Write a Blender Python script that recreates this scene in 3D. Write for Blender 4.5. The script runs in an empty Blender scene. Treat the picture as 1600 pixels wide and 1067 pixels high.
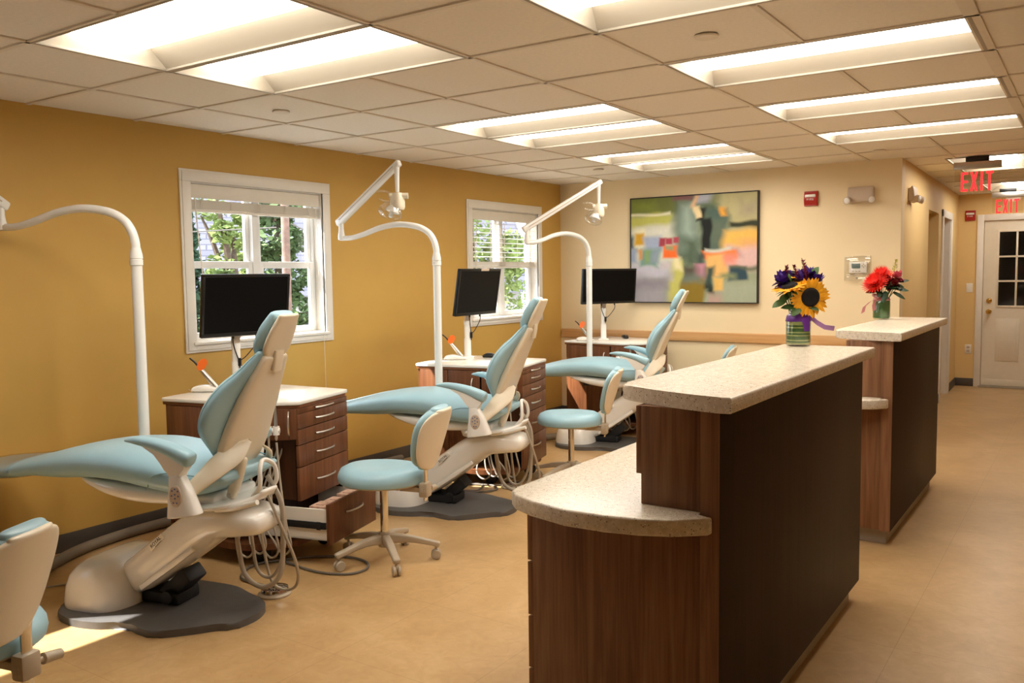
import bpy, bmesh, math, random
from mathutils import Vector, Matrix, noise
R = math.radians
scene = bpy.context.scene
COL = scene.collection
random.seed(7)

# ------------------------------------------------------------------ materials
def lin(c):
    def f(x):
        x /= 255.0
        return x / 12.92 if x <= 0.04045 else ((x + 0.055) / 1.055) ** 2.4
    return (f(c[0]), f(c[1]), f(c[2]), 1.0)

def nm(name):
    m = bpy.data.materials.new(name)
    m.use_nodes = True
    nt = m.node_tree
    for n in list(nt.nodes):
        nt.nodes.remove(n)
    out = nt.nodes.new('ShaderNodeOutputMaterial')
    return m, nt, out

def node(nt, typ, ins=None, **props):
    n = nt.nodes.new(typ)
    for k, v in props.items():
        setattr(n, k, v)
    for k, v in (ins or {}).items():
        s = n.inputs[k]
        if isinstance(v, bpy.types.NodeSocket):
            nt.links.new(v, s)
        else:
            s.default_value = v
    return n

def ramp(nt, fac, stops):
    n = nt.nodes.new('ShaderNodeValToRGB')
    el = n.color_ramp.elements
    while len(el) > 1:
        el.remove(el[-1])
    el[0].position, el[0].color = stops[0]
    for p, c in stops[1:]:
        e = el.new(p)
        e.color = c
    nt.links.new(fac, n.inputs['Fac'])
    return n.outputs['Color']

def simple(name, col, rough=0.5, metal=0.0, coat=0.0, var=0.06, scale=12.0, bump=0.0, bscale=200.0, spec=0.5, sss=0.0):
    """Principled with a slight procedural tone variation."""
    m, nt, out = nm(name)
    c = lin(col)
    tc = node(nt, 'ShaderNodeTexCoord')
    nz = node(nt, 'ShaderNodeTexNoise', {'Vector': tc.outputs['Object'], 'Scale': scale, 'Detail': 3.0})
    lo = tuple(x * (1 - var) for x in c[:3]) + (1,)
    hi = tuple(min(1, x * (1 + var)) for x in c[:3]) + (1,)
    colr = ramp(nt, nz.outputs['Fac'], [(0.3, lo), (0.7, hi)])
    p = node(nt, 'ShaderNodeBsdfPrincipled', {'Base Color': colr, 'Roughness': rough, 'Metallic': metal,
             'Coat Weight': coat, 'Specular IOR Level': spec})
    if bump:
        bn = node(nt, 'ShaderNodeTexNoise', {'Vector': tc.outputs['Object'], 'Scale': bscale, 'Detail': 2.0})
        b = node(nt, 'ShaderNodeBump', {'Height': bn.outputs['Fac'], 'Strength': bump, 'Distance': 0.002})
        nt.links.new(b.outputs['Normal'], p.inputs['Normal'])
    nt.links.new(p.outputs[0], out.inputs[0])
    return m

def emit(name, col, strength):
    m, nt, out = nm(name)
    e = node(nt, 'ShaderNodeEmission', {'Color': col, 'Strength': strength})
    nt.links.new(e.outputs[0], out.inputs[0])
    return m

def clear(name, tint=(1, 1, 1, 1), gloss=0.08, rough=0.02):
    """Thin clear sheet: mostly transparent with a fresnel reflection."""
    m, nt, out = nm(name)
    t = node(nt, 'ShaderNodeBsdfTransparent', {'Color': tint})
    g = node(nt, 'ShaderNodeBsdfGlossy', {'Roughness': rough})
    lw = node(nt, 'ShaderNodeLayerWeight', {'Blend': 0.5})
    pw = node(nt, 'ShaderNodeMath', {0: lw.outputs['Facing'], 1: 4.0}, operation='POWER')
    mt = node(nt, 'ShaderNodeMath', {0: pw.outputs[0], 1: 0.6, 2: gloss}, operation='MULTIPLY_ADD')
    mx = node(nt, 'ShaderNodeMixShader', {0: mt.outputs[0], 1: t.outputs[0], 2: g.outputs[0]})
    nt.links.new(mx.outputs[0], out.inputs[0])
    return m

def wood(name, dark, mid, light, axis=2, rough=0.38, scale=1.0, spec=0.35):
    m, nt, out = nm(name)
    tc = node(nt, 'ShaderNodeTexCoord')
    sc = [26.0 * scale, 26.0 * scale, 26.0 * scale]
    sc[axis] = 1.3 * scale
    mp = node(nt, 'ShaderNodeMapping', {'Vector': tc.outputs['Object'], 'Scale': sc})
    n1 = node(nt, 'ShaderNodeTexNoise', {'Vector': mp.outputs[0], 'Scale': 1.0, 'Detail': 5.0, 'Roughness': 0.6, 'Distortion': 0.6})
    sc2 = [130.0 * scale] * 3
    sc2[axis] = 4.0 * scale
    mp2 = node(nt, 'ShaderNodeMapping', {'Vector': tc.outputs['Object'], 'Scale': sc2})
    n2 = node(nt, 'ShaderNodeTexNoise', {'Vector': mp2.outputs[0], 'Scale': 1.0, 'Detail': 2.0})
    a = node(nt, 'ShaderNodeMath', {0: n1.outputs['Fac'], 1: 0.72}, operation='MULTIPLY')
    b = node(nt, 'ShaderNodeMath', {0: n2.outputs['Fac'], 1: 0.28}, operation='MULTIPLY')
    s = node(nt, 'ShaderNodeMath', {0: a.outputs[0], 1: b.outputs[0]}, operation='ADD')
    colr = ramp(nt, s.outputs[0], [(0.32, lin(dark)), (0.5, lin(mid)), (0.68, lin(light))])
    p = node(nt, 'ShaderNodeBsdfPrincipled', {'Base Color': colr, 'Roughness': rough, 'Specular IOR Level': spec})
    nt.links.new(p.outputs[0], out.inputs[0])
    return m

def quartz(name):
    m, nt, out = nm(name)
    tc = node(nt, 'ShaderNodeTexCoord')
    v = node(nt, 'ShaderNodeTexVoronoi', {'Vector': tc.outputs['Object'], 'Scale': 210.0, 'Randomness': 1.0})
    n0 = node(nt, 'ShaderNodeTexNoise', {'Vector': tc.outputs['Object'], 'Scale': 60.0, 'Detail': 4.0})
    base = ramp(nt, n0.outputs['Fac'], [(0.3, lin((208, 194, 172))), (0.7, lin((230, 219, 200)))])
    sp = node(nt, 'ShaderNodeSeparateColor', {0: v.outputs['Color']})
    near = node(nt, 'ShaderNodeMath', {0: v.outputs['Distance'], 1: 0.38}, operation='LESS_THAN')
    rare = node(nt, 'ShaderNodeMath', {0: sp.outputs[0], 1: 0.90}, operation='GREATER_THAN')
    k = node(nt, 'ShaderNodeMath', {0: near.outputs[0], 1: rare.outputs[0]}, operation='MULTIPLY')
    mx = node(nt, 'ShaderNodeMix', {'Factor': k.outputs[0], 'A': base, 'B': lin((110, 98, 86))}, data_type='RGBA')
    rare2 = node(nt, 'ShaderNodeMath', {0: sp.outputs[1], 1: 0.84}, operation='GREATER_THAN')
    k2 = node(nt, 'ShaderNodeMath', {0: near.outputs[0], 1: rare2.outputs[0]}, operation='MULTIPLY')
    mx2 = node(nt, 'ShaderNodeMix', {'Factor': k2.outputs[0], 'A': mx.outputs['Result'], 'B': lin((244, 238, 226))}, data_type='RGBA')
    p = node(nt, 'ShaderNodeBsdfPrincipled', {'Base Color': mx2.outputs['Result'], 'Roughness': 0.27})
    nt.links.new(p.outputs[0], out.inputs[0])
    return m

def floor_mat(name):
    m, nt, out = nm(name)
    tc = node(nt, 'ShaderNodeTexCoord')
    n1 = node(nt, 'ShaderNodeTexNoise', {'Vector': tc.outputs['Object'], 'Scale': 2.2, 'Detail': 8.0, 'Roughness': 0.62, 'Distortion': 0.8})
    n2 = node(nt, 'ShaderNodeTexNoise', {'Vector': tc.outputs['Object'], 'Scale': 14.0, 'Detail': 6.0, 'Roughness': 0.6, 'Distortion': 1.2})
    a = node(nt, 'ShaderNodeMath', {0: n1.outputs['Fac'], 1: 0.6}, operation='MULTIPLY')
    b = node(nt, 'ShaderNodeMath', {0: n2.outputs['Fac'], 1: 0.4, 2: a.outputs[0]}, operation='MULTIPLY_ADD')
    colr = ramp(nt, b.outputs[0], [(0.3, lin((172, 137, 90))), (0.5, lin((190, 155, 107))), (0.7, lin((206, 173, 126)))])
    mp = node(nt, 'ShaderNodeMapping', {'Vector': tc.outputs['Object'], 'Location': (0.24, 0.1, 0)})
    br = node(nt, 'ShaderNodeTexBrick', {'Vector': mp.outputs[0], 'Scale': 1.0, 'Mortar Size': 0.0016, 'Mortar Smooth': 0.2,
              'Brick Width': 0.61, 'Row Height': 0.61, 'Color1': (0.97, 0.97, 0.97, 1), 'Color2': (1, 1, 1, 1), 'Mortar': (0.78, 0.76, 0.73, 1)}, offset=0.0)
    mx = node(nt, 'ShaderNodeMix', {'Factor': 1.0, 'A': colr, 'B': br.outputs['Color']}, data_type='RGBA', blend_type='MULTIPLY')
    rr = node(nt, 'ShaderNodeMapRange', {'Value': n2.outputs['Fac'], 'To Min': 0.24, 'To Max': 0.42})
    p = node(nt, 'ShaderNodeBsdfPrincipled', {'Base Color': mx.outputs['Result'], 'Roughness': rr.outputs[0], 'Specular IOR Level': 0.4})
    nt.links.new(p.outputs[0], out.inputs[0])
    return m

def shingle_mat(name):
    m, nt, out = nm(name)
    tc = node(nt, 'ShaderNodeTexCoord')
    br = node(nt, 'ShaderNodeTexBrick', {'Vector': tc.outputs['UV'], 'Scale': 1.0, 'Mortar Size': 0.02, 'Brick Width': 0.5, 'Row Height': 0.22,
              'Color1': lin((86, 86, 100)), 'Color2': lin((98, 98, 113)), 'Mortar': lin((66, 66, 78))}, offset=0.5)
    p = node(nt, 'ShaderNodeBsdfPrincipled', {'Base Color': br.outputs['Color'], 'Roughness': 0.9})
    nt.links.new(p.outputs[0], out.inputs[0])
    return m

def attr_mat(name, rough=0.55):
    m, nt, out = nm(name)
    a = node(nt, 'ShaderNodeAttribute', attribute_name='paint')
    tc = node(nt, 'ShaderNodeTexCoord')
    nz = node(nt, 'ShaderNodeTexNoise', {'Vector': tc.outputs['Object'], 'Scale': 40.0, 'Detail': 4.0})
    g = node(nt, 'ShaderNodeMapRange', {'Value': nz.outputs['Fac'], 'To Min': 0.93, 'To Max': 1.05})
    mx = node(nt, 'ShaderNodeVectorMath', {0: a.outputs['Color'], 'Scale': g.outputs[0]}, operation='SCALE')
    p = node(nt, 'ShaderNodeBsdfPrincipled', {'Base Color': mx.outputs[0], 'Roughness': rough, 'Specular IOR Level': 0.2})
    nt.links.new(p.outputs[0], out.inputs[0])
    return m

def brushed(name, col=(205, 200, 192), rough=0.3):
    return simple(name, col, rough=rough, metal=1.0, var=0.05, scale=30)

WARM = (1.0, 0.925, 0.82, 1)
M = {}
M['yellow'] = simple('wall_paint_yellow', (206, 164, 82), 0.55, var=0.03, scale=3, bump=0.05)
M['cream'] = simple('wall_paint_cream', (238, 218, 178), 0.6, var=0.02, scale=3, bump=0.05)
M['hallcream'] = simple('wall_paint_hall', (232, 200, 138), 0.6, var=0.02, scale=3, bump=0.05)
M['tile'] = simple('ceiling_tile', (238, 230, 217), 0.9, var=0.03, scale=60, bump=0.2, bscale=400)
M['tee'] = simple('ceiling_grid_paint', (226, 216, 200), 0.5, var=0.02)
M['floor'] = floor_mat('vinyl_floor')
M['base'] = simple('vinyl_baseboard', (82, 74, 66), 0.45, var=0.05)
M['oak'] = wood('oak_rail', (196, 146, 92), (212, 166, 112), (224, 182, 130), axis=0, scale=0.6)
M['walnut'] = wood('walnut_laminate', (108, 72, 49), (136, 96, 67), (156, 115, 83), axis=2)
M['walnutshaded'] = wood('walnut_laminate_shaded', (44, 25, 14), (52, 31, 18), (59, 37, 22), axis=2, scale=0.6, rough=0.5, spec=0.12)  # same laminate for the counter's unlit side, its shade put into the colour
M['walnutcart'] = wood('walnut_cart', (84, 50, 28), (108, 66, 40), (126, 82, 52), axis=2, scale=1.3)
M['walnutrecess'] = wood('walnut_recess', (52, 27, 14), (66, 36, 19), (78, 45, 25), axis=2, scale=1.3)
M['edge'] = wood('wood_edge_band', (110, 64, 34), (128, 78, 44), (140, 88, 52), axis=0, scale=1.3)
M['quartz'] = quartz('speckled_quartz')
M['trim'] = simple('white_trim_paint', (240, 234, 224), 0.35, var=0.015)
M['vinyl'] = simple('white_vinyl_sash', (238, 238, 236), 0.4, var=0.01)
M['blindslat'] = simple('white_blind_slat', (236, 228, 214), 0.4, var=0.02)
M['glass'] = clear('window_pane_glass', gloss=0.02)
M['clearplastic'] = clear('clear_plastic', (0.97, 0.97, 0.96, 1), gloss=0.12, rough=0.06)
M['acrylic'] = clear('clear_acrylic', (0.97, 0.95, 0.9, 1), gloss=0.03, rough=0.1)
M['jarglass'] = clear('jar_glass', (0.93, 0.96, 0.93, 1), gloss=0.10)
M['black'] = simple('black_plastic', (14, 14, 15), 0.35, var=0.1)
M['screen'] = simple('black_screen', (3, 3, 4), 0.45, var=0.05, spec=0.15)
M['dark'] = simple('dark_mechanism', (22, 22, 24), 0.6, var=0.2)
M['blue'] = simple('light_blue_vinyl', (158, 196, 210), 0.36, var=0.04, scale=5, bump=0.08, bscale=900)
M['bluedark'] = simple('light_blue_piping', (120, 160, 170), 0.4, var=0.04)
M['toeclear'] = clear('clear_toe_cover', (0.86, 0.92, 0.96, 1), gloss=0.2, rough=0.08)
M['shell'] = simple('cream_plastic_shell', (232, 220, 196), 0.34, var=0.02, scale=4)
M['white'] = simple('white_enamel', (242, 240, 234), 0.22, var=0.015, scale=4, coat=0.3)
M['whitegloss'] = simple('gloss_white_laminate', (244, 240, 232), 0.16, var=0.01)
M['greybase'] = simple('grey_base_plate', (92, 90, 88), 0.5, var=0.06, scale=30, bump=0.1, bscale=500)
M['stoolgrey'] = simple('warm_grey_plastic', (186, 172, 150), 0.4, var=0.04)
M['chrome'] = simple('chrome', (225, 222, 216), 0.07, metal=1.0, var=0.01)
M['nickel'] = brushed('brushed_nickel')
M['brass'] = simple('polished_brass', (212, 170, 88), 0.2, metal=1.0, var=0.04)
M['hose'] = simple('grey_hose', (176, 166, 150), 0.45, var=0.04)
M['cable'] = simple('grey_cable', (112, 106, 98), 0.5, var=0.05)
M['conduit'] = simple('grey_conduit', (128, 116, 100), 0.6, var=0.06)
M['orange'] = simple('orange_shield', (236, 108, 28), 0.25, var=0.04)
M['red'] = simple('red_alarm_plastic', (168, 34, 26), 0.35, var=0.05)
M['strobe'] = simple('strobe_lens', (236, 232, 226), 0.15, var=0.05)
M['greyplastic'] = simple('grey_beige_plastic', (198, 180, 160), 0.45, var=0.03)
M['lcd'] = simple('lcd_grey_green', (112, 132, 130), 0.3, var=0.05)
M['exitred'] = emit('exit_letter_red', (1.0, 0.03, 0.03, 1), 2.2)
M['lens'] = emit('fluorescent_lens', WARM, 12.5)
M['reflector'] = simple('troffer_white', (196, 186, 168), 0.5, var=0.01)
M['door'] = simple('door_paint', (236, 226, 206), 0.4, var=0.02)
M['nightglass'] = simple('dark_door_glass', (26, 24, 22), 0.06, var=0.5, scale=4)
M['kick'] = simple('grey_toe_kick', (168, 158, 142), 0.5, var=0.04)
M['ink'] = simple('dark_ink', (38, 36, 40), 0.5, var=0.05)
M['blueink'] = simple('blue_button_ink', (92, 104, 150), 0.5, var=0.05)
M['paperbox'] = simple('printed_carton', (196, 160, 138), 0.7, var=0.25, scale=40)
M['petal'] = simple('sunflower_petal', (246, 170, 24), 0.6, var=0.14, scale=30)
M['disc'] = simple('sunflower_disc', (17, 10, 7), 0.95, var=0.5, scale=160, bump=0.6)
M['leaf'] = simple('leaf_green', (66, 98, 44), 0.5, var=0.2, scale=30)
M['leafdark'] = simple('leaf_dark_green', (32, 62, 30), 0.5, var=0.2, scale=30)
M['purple'] = simple('purple_petal', (72, 34, 136), 0.6, var=0.2, scale=40)
M['magenta'] = simple('celosia_magenta', (130, 26, 58), 0.8, var=0.3, scale=120)
M['redpetal'] = simple('red_petal', (224, 38, 18), 0.55, var=0.14, scale=40)
M['crimson'] = simple('crimson_petal', (118, 10, 20), 0.55, var=0.2, scale=40)
M['pink'] = simple('pink_petal', (202, 84, 104), 0.55, var=0.15, scale=40)
M['yellowgreen'] = simple('goldenrod', (178, 172, 58), 0.7, var=0.2, scale=60)
M['ribbonpurple'] = simple('purple_ribbon', (98, 44, 140), 0.3, var=0.1, scale=30)
M['ribbonlilac'] = simple('lilac_ribbon', (170, 122, 190), 0.35, var=0.08, scale=30)
M['ribbonpink'] = simple('pink_ribbon', (198, 128, 128), 0.35, var=0.08, scale=30)
M['jargreen'] = simple('green_leaf_wrap', (64, 110, 58), 0.3, var=0.25, scale=14)
M['jarstripe'] = simple('pale_leaf_wrap', (186, 190, 120), 0.4, var=0.3, scale=30)
M['mesh'] = simple('painting_edge', (24, 20, 16), 0.6)
M['canvas'] = attr_mat('painted_canvas')
M['bark'] = simple('tree_bark', (92, 76, 62), 0.9, var=0.3, scale=20)
M['needle'] = simple('conifer_needles', (86, 108, 62), 0.8, var=0.4, scale=2.5)
M['needle2'] = simple('bright_leaves', (132, 150, 80), 0.8, var=0.4, scale=2.5)
M['needle3'] = simple('dark_evergreen', (46, 74, 52), 0.8, var=0.4, scale=2.5)
M['polewood'] = simple('utility_pole_wood', (128, 104, 92), 0.9, var=0.25, scale=12)
M['shingle'] = shingle_mat('roof_shingles')
M['siding'] = simple('house_siding', (206, 200, 192), 0.8, var=0.06, scale=3)
M['asphalt'] = simple('asphalt', (112, 112, 114), 0.9, var=0.12, scale=3)
M['carpaint'] = simple('silver_car_paint', (150, 154, 160), 0.3, metal=0.3, var=0.03)

# ------------------------------------------------------------------ mesh helpers
def finish(name, bm, mat, parent=None, loc=(0, 0, 0), rotz=0.0, smooth=True, angle=38):
    bmesh.ops.recalc_face_normals(bm, faces=bm.faces)
    me = bpy.data.meshes.new(name)
    bm.to_mesh(me)
    bm.free()
    mats = mat if isinstance(mat, (list, tuple)) else [mat]
    for m in mats:
        me.materials.append(M[m] if isinstance(m, str) else m)
    if smooth and len(me.polygons):
        me.polygons.foreach_set('use_smooth', [True] * len(me.polygons))
        me.set_sharp_from_angle(angle=R(angle))
    me.update()
    o = bpy.data.objects.new(name, me)
    COL.objects.link(o)
    o.location = loc
    o.rotation_euler = (0, 0, rotz)
    if parent is not None:
        o.parent = parent
    return o

def thing(name, label, cat, loc=(0, 0, 0), rotz=0.0, group=None):
    o = bpy.data.objects.new(name, None)
    o.empty_display_size = 0.1
    COL.objects.link(o)
    o.location = loc
    o.rotation_euler = (0, 0, rotz)
    o['label'] = label
    o['category'] = cat
    if group:
        o['group'] = group
    return o

def tag(o, label, cat, group=None):
    o['label'] = label
    o['category'] = cat
    if group:
        o['group'] = group
    return o

def struct(o):
    o['kind'] = 'structure'
    return o

def sroot(name, loc=(0, 0, 0)):
    o = bpy.data.objects.new(name, None)
    COL.objects.link(o)
    o.location = loc
    o['kind'] = 'structure'
    return o

def dup(root, loc, rotz, label=None):
    r = root.copy()
    COL.objects.link(r)
    r.location = loc
    r.rotation_euler = (0, 0, rotz)
    if label:
        r['label'] = label
    for ch in list(root.children):
        c = ch.copy()
        COL.objects.link(c)
        c.parent = r
        for g in ch.children:
            d = g.copy()
            COL.objects.link(d)
            d.parent = c
    return r

def B():
    return bmesh.new()

def merge(bm, bm2):
    me = bpy.data.meshes.new('tmp')
    bm2.to_mesh(me)
    bm2.free()
    bm.from_mesh(me)
    bpy.data.meshes.remove(me)

def box(bm, lo, hi, bev=0.0, seg=2, mi=0, rot=None, piv=None):
    b = bmesh.new()
    bmesh.ops.create_cube(b, size=1.0)
    for v in b.verts:
        v.co = Vector([(lo[i] + hi[i]) / 2 + v.co[i] * (hi[i] - lo[i]) for i in range(3)])
    if bev > 0:
        bmesh.ops.bevel(b, geom=list(b.edges), offset=bev, segments=seg, affect='EDGES', profile=0.5)
    if rot is not None:
        p = Vector(piv) if piv is not None else Vector([(lo[i] + hi[i]) / 2 for i in range(3)])
        for v in b.verts:
            v.co = rot @ (v.co - p) + p
    for f in b.faces:
        f.material_index = mi
    merge(bm, b)
    return bm

def prism(bm, poly, z0, z1, bev=0.0, seg=3, mi=0, topbev=None):
    """Vertical prism over a 2D outline (counter-clockwise); bev rounds the horizontal edges."""
    b = bmesh.new()
    vb = [b.verts.new((p[0], p[1], z0)) for p in poly]
    vt = [b.verts.new((p[0], p[1], z1)) for p in poly]
    n = len(poly)
    b.faces.new(vb[::-1])
    b.faces.new(vt)
    for i in range(n):
        j = (i + 1) % n
        b.faces.new((vb[i], vb[j], vt[j], vt[i]))
    if bev > 0:
        es = [e for e in b.edges if abs(e.verts[0].co.z - e.verts[1].co.z) < 1e-6]
        bmesh.ops.bevel(b, geom=es, offset=bev, segments=seg, affect='EDGES', profile=0.5)
    for f in b.faces:
        f.material_index = mi
    merge(bm, b)
    return bm

def prism_y(bm, poly, y0, y1, bev=0.0, seg=3):
    """Side-view outline in (x, z), extruded from y0 to y1."""
    b = bmesh.new()
    prism(b, poly, y0, y1, bev, seg)
    for v in b.verts:
        v.co = Vector((v.co.x, v.co.z, v.co.y))
    merge(bm, b)
    return bm

def catmull(pts, m=6, closed=False):
    """Catmull-Rom resampling of tuples of any length."""
    n = len(pts)
    out = []
    rng = range(n if closed else n - 1)
    for i in rng:
        def g(k):
            return pts[k % n] if closed else pts[max(0, min(n - 1, k))]
        p0, p1, p2, p3 = g(i - 1), g(i), g(i + 1), g(i + 2)
        for j in range(m):
            t = j / m
            out.append(tuple(0.5 * (2 * p1[k] + (p2[k] - p0[k]) * t + (2 * p0[k] - 5 * p1[k] + 4 * p2[k] - p3[k]) * t * t
                       + (3 * p1[k] - p0[k] - 3 * p2[k] + p3[k]) * t ** 3) for k in range(len(p1))))
    if not closed:
        out.append(tuple(pts[-1]))
    return out

def rings_to_bm(bm, rings, capa=True, capb=True, mi=0):
    b = bmesh.new()
    vr = [[b.verts.new(p) for p in r] for r in rings]
    n = len(rings[0])
    for a, c in zip(vr[:-1], vr[1:]):
        for i in range(n):
            j = (i + 1) % n
            b.faces.new((a[i], a[j], c[j], c[i]))
    for flag, r, rg in ((capa, vr[0], rings[0]), (capb, vr[-1], rings[-1])):
        if flag:
            ct = Vector((0, 0, 0))
            for p in rg:
                ct += Vector(p)
            cv = b.verts.new(ct / n)
            for i in range(n):
                b.faces.new((r[i], r[(i + 1) % n], cv))
    for f in b.faces:
        f.material_index = mi
    merge(bm, b)
    return bm

def tube(bm, pts, r, n=10, m=6, smooth=True, caps=True, mi=0):
    """Round tube along points; r a number or one radius per given point."""
    rs = r if isinstance(r, (list, tuple)) else [r] * len(pts)
    q = [tuple(p) + (rr,) for p, rr in zip(pts, rs)]
    if smooth and len(q) > 2:
        q = catmull(q, m)
    P = [Vector(p[:3]) for p in q]
    rad = [p[3] for p in q]
    up = Vector((0, 0, 1))
    t0 = (P[1] - P[0]).normalized()
    u = t0.cross(up)
    if u.length < 0.05:
        u = t0.cross(Vector((1, 0, 0)))
    u.normalize()
    rings = []
    for i, p in enumerate(P):
        t = (P[min(i + 1, len(P) - 1)] - P[max(i - 1, 0)]).normalized()
        u = (u - t * u.dot(t)).normalized()
        v = t.cross(u)
        rings.append([p + (u * math.cos(2 * math.pi * k / n) + v * math.sin(2 * math.pi * k / n)) * rad[i] for k in range(n)])
    return rings_to_bm(bm, rings, caps, caps, mi)

def lathe(bm, prof, n=28, center=(0, 0, 0), axis=None, mi=0):
    """Revolve (r, h) pairs about z (or about the given axis direction)."""
    rot = Matrix.Identity(3)
    if axis is not None:
        rot = Vector((0, 0, 1)).rotation_difference(Vector(axis).normalized()).to_matrix()
    c = Vector(center)
    rings = [[c + rot @ Vector((max(r, 1e-5) * math.cos(2 * math.pi * k / n), max(r, 1e-5) * math.sin(2 * math.pi * k / n), h)) for k in range(n)] for r, h in prof]
    return rings_to_bm(bm, rings, True, True, mi)

def sgp(x, p):
    return math.copysign(abs(x) ** p, x)

def sweep(bm, st, n=28, ex=3.0, m=5, capr=0.0, mi=0, uvec=(0, 1, 0), smooth=True):
    """Loft of super-ellipse sections along a path. st: (x, y, z, half width along U, half height along V); U stays close to uvec."""
    q = catmull(st, m) if smooth and len(st) > 2 else [tuple(s) for s in st]
    P = [Vector(s[:3]) for s in q]
    dims = [[s[3], s[4]] for s in q]
    N = len(P)
    T = [(P[min(i + 1, N - 1)] - P[max(i - 1, 0)]).normalized() for i in range(N)]
    seq = []
    if capr > 0:
        for a in (78, 55, 30):
            k = math.cos(R(a))
            seq.append((P[0] - T[0] * capr * math.sin(R(a)), T[0], dims[0][0] - capr * (1 - k), max(dims[0][1] - capr * (1 - k), dims[0][1] * k)))
    for i in range(N):
        seq.append((P[i], T[i], dims[i][0], dims[i][1]))
    if capr > 0:
        for a in (30, 55, 78):
            k = math.cos(R(a))
            seq.append((P[-1] + T[-1] * capr * math.sin(R(a)), T[-1], dims[-1][0] - capr * (1 - k), max(dims[-1][1] - capr * (1 - k), dims[-1][1] * k)))
    rings = []
    U0 = Vector(uvec)
    for p, t, hw, hh in seq:
        u = (U0 - t * U0.dot(t)).normalized()
        v = t.cross(u)
        rg = []
        for k in range(n):
            a = 2 * math.pi * (k + 0.5) / n
            rg.append(p + u * hw * sgp(math.cos(a), 2 / ex) + v * hh * sgp(math.sin(a), 2 / ex))
        rings.append(rg)
    return rings_to_bm(bm, rings, True, True, mi)

def handle(bm, p, q, out, r=0.005, bow=0.02):
    """Bowed bar handle between p and q, standing out along the vector out."""
    p, q, out = Vector(p), Vector(q), Vector(out).normalized()
    pts = []
    for i in range(9):
        t = i / 8
        pts.append(p.lerp(q, t) + out * (0.004 + bow * (1 - (2 * t - 1) ** 2) ** 0.6))
    tube(bm, pts, r, n=8, m=2)
    return bm

M['lowbounce'] = simple('unseen_wall_low_bounce', (150, 122, 84), 0.7, var=0.02, scale=3)  # colour of the unseen walls, darkened to cut bounced light
M['troffer_frame'] = simple('troffer_frame_paint', (168, 158, 142), 0.6, var=0.02)
# ------------------------------------------------------------------ room shell
H = 2.40          # ceiling height
YB = 7.81         # back wall
XH = 3.28         # corner where the hall starts
YE = 12.26        # end of the hall
XR = 5.6          # right wall
YF = -2.2         # wall behind the camera
WT = 0.14         # wall thickness
WINS = [(-0.15, 1.09), (3.285, 4.53), (6.18, 7.43)]    # casing extents along the left wall
CW = 0.075        # casing width
WZ0, WZ1 = 1.02, 2.152

bm = B()
box(bm, (-WT, YF - WT, -0.1), (XR + WT, YE + WT, 0.0))
struct(finish('floor', bm, 'floor', smooth=False))

def wall_with_holes(name, mat, horiz, fixed0, fixed1, a0, a1, holes, z1=H):
    """Wall slab; horiz 'y' runs along y between x fixed0..fixed1, 'x' runs along x."""
    bm = B()
    def seg(p0, p1, z0, zz1):
        if p1 - p0 < 1e-4 or zz1 - z0 < 1e-4:
            return
        if horiz == 'y':
            box(bm, (fixed0, p0, z0), (fixed1, p1, zz1))
        else:
            box(bm, (p0, fixed0, z0), (p1, fixed1, zz1))
    cur = a0
    for h0, h1, hz0, hz1 in sorted(holes):
        seg(cur, h0, 0, z1)
        seg(h0, h1, 0, hz0)
        seg(h0, h1, hz1, z1)
        cur = h1
    seg(cur, a1, 0, z1)
    return struct(finish(name, bm, mat, smooth=False))

wall_with_holes('wall_left', 'yellow', 'y', -WT, 0.0, YF, YB, [(a + CW, b - CW, WZ0 + 0.06, WZ1 - CW) for a, b in WINS])
wall_with_holes('wall_back', 'cream', 'x', YB, YB + WT, -WT, XH, [])
wall_with_holes('wall_hall', 'hallcream', 'y', XH - WT, XH, YB + WT, YE, [(9.50, 10.30, 0.0, 2.07), (10.62, 11.38, 0.0, 2.05)])
wall_with_holes('wall_end', 'hallcream', 'x', YE, YE + WT, XH - WT - .2, XR + WT, [(3.46, 4.37, 0.0, 2.07)])
wall_with_holes('wall_right', 'lowbounce', 'y', XR, XR + WT, YF, YE, [])
wall_with_holes('wall_front', 'lowbounce', 'x', YF - WT, YF, -WT, XR + WT, [])
def hall_skew(o):
    for v in o.data.vertices:
        v.co.x -= (v.co.y - YB) * 0.0247
hall_objs = [bpy.data.objects['wall_hall']]
# recess behind the plain opening and room behind the cased opening of the hall
bm = B()
box(bm, (XH - WT - 0.62, 9.40, 0.0), (XH - WT - 0.60, 11.50, H))
box(bm, (XH - WT - 0.62, 9.40, 0.0), (XH - WT, 9.42, H))
box(bm, (XH - WT - 0.62, 11.48, 0.0), (XH - WT, 11.50, H))
box(bm, (XH - WT - 0.62, 10.44, 0.0), (XH - WT, 10.46, H))
hall_objs.append(struct(finish('wall_alcove', bm, 'cream', smooth=False)))
bm = B()
for y0, y1 in ((10.54, 10.62), (11.38, 11.46)):
    box(bm, (XH + 0.001, y0, 0.0), (XH + 0.02, y1, 2.13), 0.004)
box(bm, (XH + 0.001, 10.54, 2.05), (XH + 0.02, 11.46, 2.13), 0.004)
box(bm, (XH - WT, 10.62, 0.0), (XH + 0.001, 10.635, 2.05))
box(bm, (XH - WT, 11.365, 0.0), (XH + 0.001, 11.38, 2.05))
hall_objs.append(struct(finish('trim_2', bm, 'trim')))

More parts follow.
